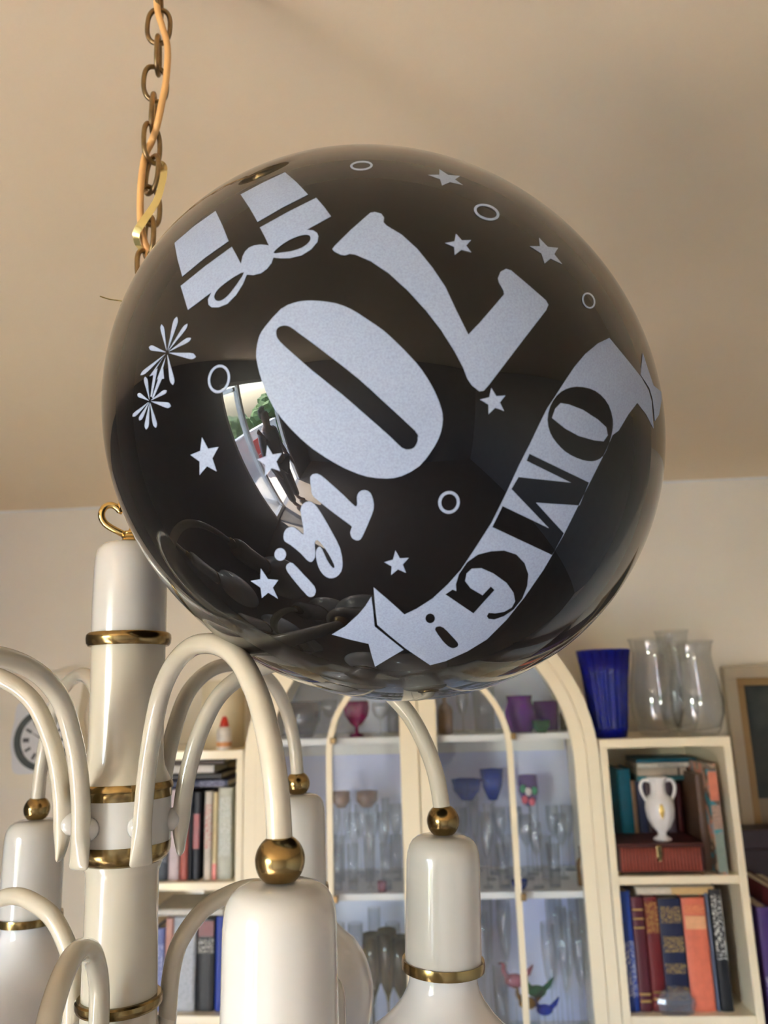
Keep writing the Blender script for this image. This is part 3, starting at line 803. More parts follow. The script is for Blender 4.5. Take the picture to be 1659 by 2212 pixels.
# ------------------------------------------------------------------ arched display cabinet
YF = WALL_Y - .36                   # front plane of the furniture
YB = WALL_Y - .02
def pxm(Y): return (sx(1000, Y, 1700) - sx(900, Y, 1700)) / 100
SPX = pxm(YF)                    # metres per pixel on the front plane
S1Z, S2Z, S3Z = sz(1592, YF), sz(1937, YF), sz(2330, YF)     # tops of the cabinet shelves
CXC = sx(905, YF, 1640)             # centre line of the arch
ZC = sz(1652, YF, 905)              # height where the arch springs
RO, RM, RI = 388 * SPX, 362 * SPX, 334 * SPX                 # outer carcass, seam, door opening
RT = 198 * SPX                      # thin inner arch
Z_LOW = .35
def arch_band(g, r0, r1, y0, y1, zlow=Z_LOW, a0=0.0, a1=math.pi, legs=(1, 1), zc=ZC, n=40):
    """upright half-ring band between radii r0 and r1 with straight legs down to zlow"""
    V, Fc = [], []
    prof = []
    if legs[0]: prof.append((1.0, 0.0, zlow - zc))
    for i in range(n + 1):
        a = a0 + (a1 - a0) * i / n
        prof.append((math.cos(a), math.sin(a), None))
    if legs[1]: prof.append((-1.0, 0.0, zlow - zc))
    for c_, s_, dz in prof:
        for r in (r0, r1):
            for y in (y0, y1):
                z = zc + (dz if dz is not None else r * s_)
                V.append((CXC + r * c_, y, z))
    for i in range(len(prof) - 1):
        a, b = 4 * i, 4 * (i + 1)
        Fc += [(a, a + 2, b + 2, b), (a + 1, b + 1, b + 3, a + 3), (a, b, b + 1, a + 1), (a + 2, a + 3, b + 3, b + 2)]
    e = 4 * (len(prof) - 1)
    Fc += [(0, 1, 3, 2), (e, e + 2, e + 3, e + 1)]
    return g.add(V, Fc)
cab = thing('display_cabinet', (CXC, (YF + YB) / 2, Z_LOW), 'cream display cabinet with arched glass doors full of glassware', 'cabinet')
arch_band(Geo(), RM, RO, YF, YB).obj('arched_carcass', M_CAB, cab, smooth=True, autosmooth=35)
g = Geo()
V = [(CXC + (RM + .001) * math.cos(a), YB, ZC + (RM + .001) * math.sin(a)) for a in np.linspace(0, math.pi, 41)] + [(CXC - RM, YB, Z_LOW), (CXC + RM, YB, Z_LOW)]
g.prism(V, None, (0, -.012, 0)); g.obj('back_panel', M_BACK, cab)
Geo().box(CXC - RO, CXC + RO, YF, YB, Z_LOW - .05, Z_LOW).obj('base', M_CAB, cab)
Geo().box(CXC - RO + .02, CXC + RO - .02, YF + .02, YB, 0, Z_LOW - .05).obj('plinth', M_CAB, cab)
Geo().box(CXC - .010, CXC + .012, YF + .03, YB - .012, Z_LOW, ZC + RM - .01).obj('centre_partition', M_CAB, cab)
for z, in ((S1Z,), (S2Z,), (S3Z,)):
    hw = RM if z < ZC else math.sqrt(RM ** 2 - (z - ZC) ** 2)
    for s in (-1, 1):
        Geo().box(CXC + s * .012, CXC + s * (hw - .002), YF + .035, YB - .012, z - .016, z, .001).obj('shelf', M_SHELF, cab)
        Geo().box(CXC + s * .012, CXC + s * (hw - .002), YB - .03, YB - .0125, z - .062, z - .018, .001).obj('shelf_rail', M_SHELF, cab)
def quarter(r0, r1, y0, y1, s, zlow, zc=ZC):
    g = Geo()
    a0, a1 = (0, math.pi / 2) if s > 0 else (math.pi / 2, math.pi)
    return arch_band(g, r0, r1, y0, y1, zlow, a0, a1, (1, 0) if s > 0 else (0, 1), zc, 24)
for s in (-1, 1):
    d = quarter(RI, RM - .0012, YF - .004, YF + .02, s, Z_LOW + .004).obj('door', M_CAB, cab, smooth=True, autosmooth=35)
    xa, xb = sorted((CXC + s * .0012, CXC + s * .047))
    Geo().box(xa, xb, YF - .004, YF + .02, Z_LOW + .004, ZC + RI + .004, .002).obj('centre_stile', M_CAB, d)
    q = quarter(RT - .0075, RT + .0075, YF - .003, YF + .012, s, Z_LOW + .004, ZC + .028)
    q.obj('arched_muntin', M_CAB, d, smooth=True, autosmooth=35)
    th = np.linspace(0, math.pi / 2, 24)
    pts = [(CXC + s * .045, 0, Z_LOW + .01)] + [(CXC + s * (RI + .006), 0, Z_LOW + .01)] + [(CXC + s * max((RI + .006) * math.cos(t), .045), 0, ZC + (RI + .006) * math.sin(t)) for t in th]
    Geo().prism([(x, YF + .013, z) for x, _, z in pts], None, (0, .003, 0)).obj('pane', M_PANE, d)
    for z in (S1Z, S2Z):
        xm = CXC + s * RT
        Geo().box(xm + .004, xm + .018, YF - .006, YF + .006, z - .012, z + .004, .002).obj('pane_clip', M_CHAIN, d)

# ------------------------------------------------------------------ bookcases
def bookcase(name, xl, xr, shelves, ztop, label, zlow=.2, side=.018, depth=.30, top=True, yb=YB):
    t = thing(name, ((xl + xr) / 2, (YF + yb) / 2, zlow), label, 'bookcase')
    for x in (xl, xr - side):
        Geo().box(x, x + side, YF, yb, zlow, ztop, .0015).obj('side_panel', M_CAB, t)
    Geo().box(xl + side, xr - side, yb - .01, yb, zlow, ztop - .001).obj('back_panel', M_CAB, t)
    Geo().box(xl, xr, YF, yb, ztop, ztop + .022, .0015).obj('top_board', M_CAB, t)
    for z in shelves:
        Geo().box(xl + side, xr - side, YF + .004, yb - .01, z - .019, z, .0015).obj('shelf', M_CAB if z < 9 else M_SHELF, t)
    Geo().box(xl + side, xr - side, YF + .02, yb - .01, zlow - .001, zlow + .08).obj('kickboard', M_CAB, t)
    Geo().box(xl, xr, YF + .01, yb, 0, zlow).obj('lower_cupboard', M_CAB, t)
    return t
RB_L, RB_R = CXC + RO + .003, sx(1578, YF, 1600)
RB_TOP = sz(1594, YF, 1430)
R1Z, R2Z = sz(1893, YF, 1450), sz(2197, YF, 1480)
bookcase('bookcase', RB_L, RB_R, [R1Z, R2Z], RB_TOP - .022, 'narrow cream bookcase right of the arched cabinet with a white urn in it')
LB_L, LB_R = sx(225, YF, 1800), CXC - RO - .002
LA_Z, L1Z, L2Z = sz(1622, YF, 430), sz(1907, YF, 430), sz(2196, YF, 430)
bookcase('bookcase', LB_L, LB_R, [L1Z, L2Z], LA_Z - .022, 'cream bookcase left of the arched cabinet behind the chandelier arms')

def book(spec, label, zbase, color, group=None, flat=False, depth=.17, yoff=.03, bands=(), print_=None, hollow=True, category='book', name='book', lean=0.0):
    """upright: spec = (px left, px right, py top) ; flat: spec = (px left, px right, thickness m)"""
    y0 = YF + yoff
    if flat:
        x0, x1 = sx(spec[0], y0, 1900 if len(spec) < 4 else spec[3]), sx(spec[1], y0, 1900 if len(spec) < 4 else spec[3]); th, L = spec[2], x1 - x0
        f = lambda u, v, w: (x0 + v, y0 + w, zbase + u)
    else:
        py = spec[2] + 130
        x0, x1 = sx(spec[0], y0, py), sx(spec[1], y0, py); th = x1 - x0
        L = sz(spec[2], y0, spec[0]) - zbase
        f = lambda u, v, w: (x0 + u + math.tan(math.radians(lean)) * v, y0 + w, zbase + v)
    base = np.array(f(th / 2, 0 if not flat else L / 2, depth / 2)); base[2] = zbase
    def bx(g, u0, u1, v0, v1, w0, w1, b=0):
        q = Geo().box(u0, u1, v0, v1, w0, w1, b); q.v = [f(*p) for p in q.v]
        fl = (not flat)
        q.f = [tuple(reversed(t)) for t in q.f] if flat else q.f
        return g.add(q.v, q.f)
    bd = .0025
    g = Geo()
    # rounded spine
    n = 6; V = []; Fc = []
    for i in range(n + 1):
        a = math.pi * i / n
        u = th / 2 - math.cos(a) * th / 2; w = .004 - math.sin(a) * .004
        V += [f(u, 0, w), f(u, L, w), f(u, 0, .007), f(u, L, .007)]
    for i in range(n):
        a, b = 4 * i, 4 * i + 4
        Fc += [(a, b, b + 1, a + 1), (a + 2, a + 3, b + 3, b + 2), (a, a + 2, b + 2, b), (a + 1, b + 1, b + 3, a + 3)]
    g.add(V, Fc)
    bx(g, 0, bd, 0, L, .0065, depth); bx(g, th - bd, th, 0, L, .0065, depth)
    o = g.obj(name, paint(color), base=base)
    tag(o, label, category, group)
    pg = bx(Geo(), bd, th - bd, .003, L - .003, .007, depth - .004)
    pg.obj('pages', M_PAGES, o)
    for t0, t1, c in bands:
        q = bx(Geo(), th * .06, th * .94, L * t0, L * t1, -.0008, .0045)
        q.obj('spine_label', c if not isinstance(c, tuple) else paint(c, .35), o)
    return o
GOLD = principled('gold_tooling', (.72, .50, .18), .3, metal=1.0)
gold_print = lambda bg: lettered(bg, (205, 170, 90))

# right bookcase, lower opening
book((1345, 1372, 1926), 'royal blue book at the left end above the crystal box, pale lettering down its spine', R2Z, (22, 58, 140), depth=.2, bands=[(.12, .58, lettered((22, 58, 140), (200, 200, 205), (170, 620)))])
book((1374, 1400, 1938), 'maroon bound book with gold bands next to the royal blue book', R2Z, (84, 24, 38), depth=.19, bands=[(.08, .10, GOLD), (.14, .16, GOLD), (.72, .735, GOLD), (.80, .815, GOLD), (.88, .895, GOLD)])
book((1402, 1432, 1938), 'dark red bound book with gold bands beside the maroon one', R2Z, (104, 14, 20), depth=.19, bands=[(.10, .12, GOLD), (.16, .175, GOLD), (.68, .96, gold_print((104, 14, 20)))])
book((1434, 1484, 1942), 'thick navy book with gold lettering behind the crystal box', R2Z, (14, 26, 62), depth=.2, bands=[(.78, .93, gold_print((14, 26, 62))), (.52, .66, gold_print((14, 26, 62))), (.33, .42, gold_print((14, 26, 62))), (.10, .22, gold_print((14, 26, 62)))])
book((1486, 1536, 1940), 'thick coral orange book between the navy and black books', R2Z, (226, 120, 92), depth=.2, bands=[(.86, .94, lettered((226, 140, 100), (190, 70, 50))), (.72, .84, (236, 176, 132))])
book((1538, 1544, 1930), 'thin slate grey book beside the coral book', R2Z, (92, 104, 128), depth=.2)
book((1546, 1572, 1922), 'black book with big white letters down its spine', R2Z, (18, 22, 28), depth=.21, bands=[(.42, .96, lettered((18, 22, 28), (220, 220, 215), (150, 420), .55))])
zt_b = sz(1938, YF + .03, 1450)
zmax = max(sz(q, YF + .03, 1500) for q in (1938, 1940, 1922 + 14))
book((1372, 1540, .018), 'cream book lying flat on top of the upright books in the right bookcase', zmax + .001, (214, 202, 184), flat=True, depth=.16, yoff=.04, bands=[(.45, .98, (216, 182, 128))])
# crystal box
zc2 = R2Z
gx0, gx1 = sx(1420, YF + .004, 2160), sx(1506, YF + .004, 2160)
M_CRYSTAL = thin_glass('cut_crystal', (.86, .87, .90), .05, 1.9, base=((.5, .5, .55), .08))
gx = (gx0 + gx1) / 2; gr = (gx1 - gx0) / 2
cb = thing('crystal_box', (gx, YF + .011 + gr * .3, zc2), 'small cut crystal trinket box in front of the navy book', 'box')
fl = lambda a, r, z: r * (1 + .05 * (abs(math.sin(5 * a)) - .5)) * (1 if True else 1)
g = Geo().lathe([(0, .001), (.8, .001), (.92, .012), (1, .03), (.94, .042), (.86, .044), (.8, .03), (0, .006)], (0, 0, 0), 20, fl); g.v = [(gx + x * gr, YF + .0165 + y * .0145, zc2 + z * .80) for x, y, z in g.v]; g.obj('body', M_CRYSTAL, cb)
g = Geo().lathe([(.9, .044), (.9, .050), (.75, .062), (.35, .066), (.12, .067), (.12, .075), (0, .076)], (0, 0, 0), 20, fl); g.v = [(gx + x * gr * .9, YF + .0165 + y * .0145, zc2 + z * .80) for x, y, z in g.v]; g.obj('lid', M_CRYSTAL, cb)

# right bookcase, upper opening
bx_h = sz(1818, YF + .012, 1430) - R1Z - .004
hx0, hx1 = sx(1334, YF + .01, 1850), sx(1524, YF + .01, 1850)
jb = thing('keepsake_box', ((hx0 + hx1) / 2, YF + .08, R1Z), 'reddish brown ribbed keepsake box with a brass clasp under the white urn', 'box')
M_REDWOOD = paint((158, 74, 58), .5); M_REDWOOD_D = paint((78, 36, 32), .5)
f_ = .006
Geo().box(hx0 + .003, hx1 - .003, YF + .014, YF + .155, R1Z + f_, R1Z + f_ + bx_h * .80, .003).obj('body', M_REDWOOD_D, jb)
Geo().box(hx0, hx1, YF + .010, YF + .158, R1Z + f_ + bx_h * .80, R1Z + bx_h, .003).obj('lid', M_REDWOOD_D, jb)
nrib = 24
for i in range(nrib):
    x = hx0 + .008 + (hx1 - hx0 - .016) * (i + .5) / nrib
    Geo().tube([(x, YF + .0135, R1Z + f_ + .003), (x, YF + .0135, R1Z + f_ + bx_h * .78)], .0029, seg=8).obj('rib', M_REDWOOD, jb, smooth=True)
xm = hx0 + (hx1 - hx0) * .48
Geo().box(xm - .007, xm + .007, YF + .006, YF + .013, R1Z + bx_h * .55, R1Z + bx_h * .95, .002).lathe([(0, .004), (.006, .003), (.006, -.003), (0, -.004)], (xm, YF + .007, R1Z + bx_h * .5), 12).obj('clasp', M_BRASS, jb)
for x in (hx0 + .008, hx1 - .008):
    for y in (YF + .02, YF + .145):
        Geo().lathe([(0, 0), (.004, .001), (.005, .003), (.003, .0065), (0, .0065)], (x, y, R1Z), 12).obj('brass_foot', M_BRASS, jb, smooth=True)
# urn
uh = sz(1678, YF + .05, 1425) - (R1Z + bx_h); ux = sx(1425, YF + .05, 1745); uz = R1Z + bx_h
M_PORC = principled('white_porcelain', (.80, .78, .77), .15, coat=.6, coat_rough=.04, vary=(40, (.74, .71, .70), .5, .8))
urn = thing('porcelain_urn', (ux, YF + .05, uz), 'white porcelain urn vase with two handles and a gold motif on the red box', 'vase')
prof = [(0, 0), (.20, 0), (.235, .02), (.225, .045), (.13, .075), (.10, .105), (.12, .135), (.24, .22), (.345, .36), (.385, .50), (.37, .60), (.31, .68), (.22, .73), (.19, .78), (.19, .88), (.22, .94), (.27, .985), (.28, 1.0), (.25, 1.0), (.20, .95), (.17, .88), (0, .86)]
fl = lambda a, r, z: r * (1 + (.04 * math.sin(9 * a) if z < uh * .42 or z > uh * .75 else 0))
Geo().lathe([(r * uh * .62, z * uh) for r, z in prof], (ux, YF + .05, uz), 48, fl).obj('body', M_PORC, urn, smooth=True)
for s in (-1, 1):
    hp_ = catmull([(ux + s * .20 * uh * .56, YF + .05, uz + .93 * uh), (ux + s * .40 * uh * .56, YF + .05, uz + .95 * uh), (ux + s * .50 * uh * .56, YF + .05, uz + .86 * uh), (ux + s * .47 * uh * .56, YF + .05, uz + .74 * uh), (ux + s * .36 * uh * .56, YF + .05, uz + .62 * uh)], 6)
    Geo().tube(hp_, uh * .028, seg=10).obj('handle', M_PORC, urn, smooth=True)
def on_urn(a, zf, lift=.0006):
    rs = np.interp(zf, [.22, .36, .50, .60, .68], [.24, .345, .385, .37, .31]) * uh * .62 + lift
    return (ux + rs * math.sin(a), YF + .05 - rs * math.cos(a), uz + zf * uh)
g = Geo(); na, nz = 5, 6; V = []
for i in range(nz):
    for j in range(na):
        a = -.12 + (j / (na - 1) - .5) * .36 * math.sqrt(max(1 - ((i / (nz - 1)) * 2 - 1) ** 2, .02)); V.append(on_urn(a, .36 + .24 * i / (nz - 1)))
g.add(V, [(i * na + j, i * na + j + 1, (i + 1) * na + j + 1, (i + 1) * na + j) for i in range(nz - 1) for j in range(na - 1)])
g.obj('gold_motif', principled('gilding', (.95, .68, .22), .25, metal=1), urn, smooth=True)
# books behind the urn
zb = R1Z
book((1345, 1372, 1661), 'bright turquoise blue book at the left end behind the keepsake box', zb, (18, 140, 178), depth=.12, yoff=.17)
book((1374, 1383, 1686), 'thin beige book beside the turquoise book behind the keepsake box', zb, (200, 168, 140), depth=.12, yoff=.17)
book((1385, 1404, 1688), 'slate navy book beside the thin beige one', zb, (52, 60, 96), depth=.12, yoff=.17)
book((1406, 1424, 1690), 'dark maroon book standing directly behind the white urn', zb, (56, 22, 26), depth=.12, yoff=.17)
book((1426, 1446, 1690), 'dark brown book standing behind the white urn', zb, (50, 34, 32), depth=.12, yoff=.17)
book((1448, 1468, 1690), 'mauve grey book standing just right of the white urn', zb, (112, 92, 104), depth=.12, yoff=.17)
book((1470, 1484, 1692), 'dark crimson book right of the mauve grey one', zb, (92, 26, 34), depth=.12, yoff=.17)
ztop_ = max(sz(q, YF + .17, p_) for p_, q in ((1378, 1686), (1390, 1688))) + .001
zz = ztop_
book((1376, 1500, .011, 1672), 'teal book lying lowest on the row behind the white urn', zz, (70, 140, 152), flat=True, depth=.13, yoff=.15); zz += .0115
book((1376, 1482, .021, 1658), 'thick beige book with a small emblem lying in the stack above the urn', zz, (196, 182, 164), flat=True, depth=.13, yoff=.15, bands=[(.82, .86, (60, 50, 46))]); zz += .0215
book((1376, 1488, .012, 1646), 'white book with dark lettering lying in the stack above the urn', zz, (214, 208, 196), flat=True, depth=.13, yoff=.145, bands=[(.40, .90, lettered((214, 208, 196), (50, 60, 80), (700, 420)))]); zz += .0125
book((1374, 1504, .009, 1634), 'dark teal book topmost of the stack above the urn', zz, (22, 98, 122), flat=True, depth=.13, yoff=.15)
# big book leaning on the right side panel
M_ART = bpy.data.materials.new('patchwork_cover'); M_ART.use_nodes = True
nt = M_ART.node_tree; b = nt.nodes['Principled BSDF']; b.inputs['Roughness'].default_value = .25
tc = nt.nodes.new('ShaderNodeTexCoord'); n = nt.nodes.new('ShaderNodeTexNoise'); n.inputs['Scale'].default_value = 16; n.inputs['Detail'].default_value = 2
r = nt.nodes.new('ShaderNodeValToRGB'); r.color_ramp.interpolation = 'CONSTANT'
for i, (p_, c_) in enumerate([(0, (.05, .22, .26)), (.40, (.16, .11, .08)), (.47, (.36, .26, .17)), (.52, (.60, .25, .16)), (.57, (.30, .32, .32)), (.64, (.10, .33, .36))]):
    e = r.color_ramp.elements[i] if i < 2 else r.color_ramp.elements.new(p_)
    e.position = p_; e.color = (*c_, 1)
nt.links.new(tc.outputs['Object'], n.inputs['Vector']); nt.links.new(n.outputs['Fac'], r.inputs['Fac']); nt.links.new(r.outputs['Color'], b.inputs['Base Color'])
bb = book((1540, 1562, 1650), 'tall picture book with a patchwork teal and orange cover against the right side', R1Z, (120, 120, 110), depth=.25, yoff=.012, bands=[(.66, .93, (214, 128, 100)), (.40, .62, lettered((180, 150, 130), (110, 100, 96))), (.02, .36, (132, 148, 138))])
bb.data.materials[0] = M_ART
bb2 = book((1516, 1534, 1672), 'tall book with a brown patterned cover left of the patchwork picture book', R1Z, (96, 70, 52), depth=.22, yoff=.05)

# ------------------------------------------------------------------ left bookcase
def row(specs, z, group, yoff=.03):
    for (x0, x1, top, c, lab, bands) in specs:
        book((x0, x1, top), lab, z, c, group, depth=.18, yoff=yoff, bands=bands)
row([(300, 328, 1716, (120, 60, 50), 'rust brown book at the left of the upper row, mostly behind the lamp column', ()),
     (334, 362, 1712, (44, 52, 66), 'dark slate book right beside the lamp column, upper row', [(.2, .5, lettered((44, 52, 66), (150, 155, 165)))]),
     (364, 386, 1706, (206, 190, 196), 'pale pinkish book in the upper row behind the arm tail', ()),
     (388, 404, 1730, (176, 92, 84), 'salmon red short book in the upper row', ()),
     (406, 414, 1712, (40, 42, 50), 'thin charcoal book in the upper row', ()),
     (416, 430, 1712, (32, 36, 48), 'black book with a red stripe in the upper row', [(.35, .75, (150, 30, 44))]),
     (440, 456, 1710, (206, 198, 188), 'white book with red lettering in the upper row', [(.35, .85, lettered((206, 198, 188), (190, 60, 60), (170, 560)))]),
     (458, 468, 1712, (222, 204, 160), 'thin pale yellow book in the upper row', [(0.0, .18, (226, 130, 120))]),
     (470, 500, 1702, (190, 192, 180), 'thick pale grey book in a shiny jacket, right end of the upper row', [(.25, .9, lettered((186, 190, 180), (220, 222, 220), (300, 300)))])], L1Z, None)
zl = max(sz(q, YF + .03, 430) for q in (1702, 1706)) + .001
book((340, 492, .018, 1690), 'navy book lying lowest on the upper row behind the arms', zl, (34, 42, 78), flat=True, depth=.15, yoff=.03, bands=[(.6, .95, lettered((34, 42, 78), (170, 170, 200)))]); zl += .0185
book((336, 478, .016, 1672), 'black book lying second in the stack behind the arms', zl, (30, 28, 32), flat=True, depth=.15, yoff=.035); zl += .0165
book((338, 462, .020, 1655), 'white book lying third in the stack behind the arms', zl, (208, 204, 200), flat=True, depth=.15, yoff=.03); zl += .0205
book((336, 484, .013, 1642), 'dark brown book lying topmost in the stack behind the arms', zl, (62, 48, 42), flat=True, depth=.15, yoff=.03)
row([(328, 352, 2006, (104, 116, 176), 'periwinkle blue book in the lower row beside the lamp column', [(.3, .8, lettered((104, 116, 176), (190, 195, 225), (170, 520)))]),
     (354, 370, 1984, (198, 150, 140), 'dusty pink book in the lower row', ()),
     (372, 420, 1982, (180, 186, 196), 'thick silver grey book in the lower row', [(.1, .9, lettered((180, 186, 196), (160, 166, 178), (200, 200)))]),
     (424, 462, 1984, (22, 24, 30), 'black book with a dark red top and white title in the lower row', [(.80, .97, (110, 22, 32)), (.62, .78, lettered((20, 22, 28), (220, 215, 205), (600, 200)))]),
     (464, 482, 1980, (30, 60, 160), 'cobalt blue book at the right of the lower row', ()),
     (486, 502, 1990, (60, 62, 70), 'dark grey book at the right end of the lower row', ())], L2Z, None)
zl = max(sz(q, YF + .03, 430) for q in (1980, 1982)) + .001
book((330, 482, .016, 1970), 'white paper file lying on the lower row of books', zl, (212, 208, 200), flat=True, depth=.16, yoff=.03)
# on top of the left bookcase
zt_ = LA_Z
x0, x1 = sx(428, YF + .1, 1540), sx(520, YF + .1, 1540); hh = sz(1470, YF + .1, 470) - zt_
pb = thing('storage_tin', ((x0 + x1) / 2, YF + .12, zt_), 'cream storage tin with a lid on top of the left bookcase', 'tin')
M_TIN = principled('cream_tin', (.66, .57, .40), .4)
g = Geo(); xc, rr = (x0 + x1) / 2, (x1 - x0) / 2
Geo().lathe([(0, .0), (rr * .96, .0), (rr, .004), (rr, hh * .8), (rr * .98, hh * .8)], (xc, YF + .14, zt_), 48).obj('body', M_TIN, pb, smooth=True, autosmooth=40)
Geo().lathe([(rr * 1.03, hh * .78), (rr * 1.04, hh * .8), (rr * 1.04, hh * .97), (rr * 1.0, hh), (0, hh)], (xc, YF + .14, zt_), 48).obj('lid', M_TIN, pb, smooth=True, autosmooth=40)
xb = sx(483, YF + .02, 1600); hb = sz(1548, YF + .02, 483) - zt_
bt = thing('glue_bottle', (xb, YF + .025, zt_), 'small white plastic bottle with a red cap on top of the left bookcase', 'bottle')
Geo().lathe([(0, 0), (.018, 0), (.0195, .004), (.0195, hb * .55), (.016, hb * .66), (.009, hb * .72), (0, hb * .72)], (xb, YF + .025, zt_), 28).obj('body', paint((224, 216, 208), .3), bt, smooth=True, autosmooth=40)
Geo().lathe([(.0197, hb * .10), (.0200, hb * .12), (.0200, hb * .22), (.0197, hb * .24)], (xb, YF + .025, zt_), 28).obj('label_band', paint((214, 150, 96)), bt, smooth=True)
Geo().lathe([(.012, hb * .68), (.0125, hb * .70), (.010, hb * .84), (.005, hb), (0, hb)], (xb, YF + .025, zt_), 24).obj('cap', paint((206, 52, 34), .3), bt, smooth=True, autosmooth=40)

# ------------------------------------------------------------------ glassware
G_TINT = {'clear': M_GLASS,
          'smoke': thin_glass('smoky_glass', (.66, .62, .58), .03, 1.8),
          'magenta': thin_glass('magenta_glass', (.72, .05, .34), .03, 1.7, ((.48, .005, .20), .40)),
          'purple': thin_glass('purple_glass', (.38, .06, .62), .03, 1.7, ((.24, .01, .42), .40)),
          'blue': thin_glass('blue_glass', (.10, .24, .78), .03, 1.7, ((.01, .06, .45), .40)),
          'cobalt': thin_glass('cobalt_glass', (.06, .10, .72), .03, 1.7, ((.003, .012, .36), .36)),
          'amber': thin_glass('amber_glass', (.62, .38, .08), .03, 1.7, ((.35, .18, .02), .35)),
          'olive': thin_glass('olive_glass', (.50, .46, .24), .03, 1.7, ((.16, .14, .05), .25)),
          'green': thin_glass('green_glass', (.10, .50, .22), .03, 1.7, ((.02, .18, .06), .35)),
          'pink': thin_glass('pink_glass', (.80, .45, .50), .03, 1.7, ((.55, .22, .25), .35)),
          'brown': principled('brown_pottery', (.30, .17, .08), .35, coat=.4, vary=(30, (.18, .10, .05), .4, .7))}
PROF = {
    'tumbler': [(0, .02), (.8, .02), (.80, 0), (.86, 0), (1, 1), (.95, 1), (.80, .06), (0, .06)],
    'goblet': [(0, 0), (.85, 0), (.82, .02), (.15, .05), (.10, .12), (.10, .42), (.22, .48), (.75, .60), (1.0, .80), (.92, 1), (.88, 1), (.95, .80), (.70, .62), (.20, .52), (0, .50)],
    'flute': [(0, 0), (.95, 0), (.9, .02), (.16, .05), (.12, .35), (.5, .45), (.85, .65), (.9, 1), (.85, 1), (.80, .66), (.45, .47), (0, .42)],
    'bowl': [(0, .02), (.45, .02), (.45, 0), (.5, 0), (.55, .05), (.9, .45), (1, 1), (.96, 1), (.86, .48), (.5, .10), (0, .10)],
    'footed': [(0, 0), (.55, 0), (.5, .05), (.14, .10), (.12, .26), (.45, .36), (.9, .58), (1, .80), (.95, 1), (.91, 1), (.95, .8), (.85, .60), (.4, .40), (0, .38)],
    'bottle': [(0, 0), (.9, 0), (1, .04), (1, .55), (.75, .66), (.32, .74), (.30, .95), (.36, .96), (.36, 1), (0, 1)],
    'hurricane': [(0, .01), (.62, .01), (.62, 0), (.66, 0), (.80, .06), (.97, .22), (1, .36), (.92, .55), (.78, .75), (.74, .85), (.80, .95), (.88, 1), (.85, .995), (.77, .95), (.71, .85), (.75, .75), (.89, .55), (.97, .36), (.94, .22), (.77, .08), (0, .04)],
    'flared': [(0, .02), (.55, .02), (.55, 0), (.60, 0), (.68, .12), (.76, .40), (.86, .70), (1, 1), (.96, 1), (.82, .70), (.72, .40), (.63, .12), (0, .08)],
    'jug': [(0, 0), (.7, 0), (.75, .03), (1, .30), (1, .55), (.8, .85), (.85, 1), (.80, 1), (.74, .85), (.94, .55), (.94, .30), (.70, .06), (0, .05)]}
_gm = {}
def glass(kind, tint, px, hpx, wpx, zbase, Y, label, name, category, group=None, py=1800, flutes=None, seg=28):
    """one lathe-turned vessel, px/hpx/wpx = centre, height and width in the photograph at its own depth"""
    m = pxm(Y); h, r = hpx * m, wpx * m / 2; x = sx(px, Y, py)
    key = (kind, tint, round(h, 4), round(r, 4), flutes)
    if key not in _gm:
        fn = (lambda a, rr, z: rr * (1 + (0.05 * math.cos(flutes * a) if flutes else 0))) if flutes else None
        g = Geo().lathe([(q * r, z * h) for q, z in PROF[kind]], (0, 0, 0), seg if not flutes else flutes * 6, fn)
        me = bpy.data.meshes.new(name); me.from_pydata(g.v, [], g.f)
        me.polygons.foreach_set('use_smooth', [True] * len(me.polygons)); me.materials.append(G_TINT[tint]); _gm[key] = me
    o = link(bpy.data.objects.new(name, _gm[key])); o.location = (x, Y, zbase)
    return tag(o, label, category, group)
ORD = ('first', 'second', 'third', 'fourth', 'fifth', 'sixth', 'seventh', 'eighth')
NAMES = {'goblet': 'stemmed wine glass', 'flute': 'slender flute glass', 'tumbler': 'straight tumbler'}
def glass_row(Y, pxs, kinds, hs, ws, z, where, group, py):
    row_ = {YK: 'back', YM: 'middle'}.get(Y, 'front')
    for i, (px, kd) in enumerate(zip(pxs, kinds)):
        lab = 'clear %s, %s from left in the %s row, %s' % (NAMES[kd], ORD[i], row_, where)
        glass(kd, 'clear', px, hs[kd], ws[kd], z, Y, lab, 'drinking_glass', 'glass', group, py=py)
YM, YN, YK = YF + .17, YF + .10, YF + .27      # middle, front and back rows
# upper compartment
glass('bowl', 'smoke', 655, 78, 84, S1Z, YN, 'smoky glass bowl at the left of the top cabinet shelf', 'glass_bowl', 'bowl', py=1550)
glass('goblet', 'clear', 712, 78, 36, S1Z, YM, 'clear wine glass left of the magenta goblet on the top shelf', 'wine_glass', 'glass', py=1550)
glass('footed', 'magenta', 770, 76, 58, S1Z, YN, 'magenta glass goblet on the top cabinet shelf', 'goblet', 'glass', py=1550)
glass('goblet', 'clear', 822, 72, 36, S1Z, YN, 'clear wine glass right of the magenta goblet on the top shelf', 'wine_glass', 'glass', py=1550)
glass('tumbler', 'clear', 850, 60, 30, S1Z, YK, 'clear tumbler beside the centre stile on the top shelf', 'tumbler', 'glass', py=1550)
glass('bottle', 'brown', 962, 92, 34, S1Z, YN, 'brown pottery bottle next to the centre stile on the top shelf', 'pottery_bottle', 'bottle', py=1550)
glass('flute', 'clear', 1000, 100, 30, S1Z, YN, 'tall clear flute right of the brown pottery bottle', 'champagne_flute', 'glass', py=1550)
glass('tumbler', 'clear', 1046, 96, 50, S1Z, YM, 'clear straight tumbler behind the arched muntin on the top shelf', 'tumbler', 'glass', py=1550)
glass('jug', 'purple', 1124, 78, 66, S1Z, YN, 'round purple glass vase on the top cabinet shelf', 'glass_vase', 'vase', py=1550)
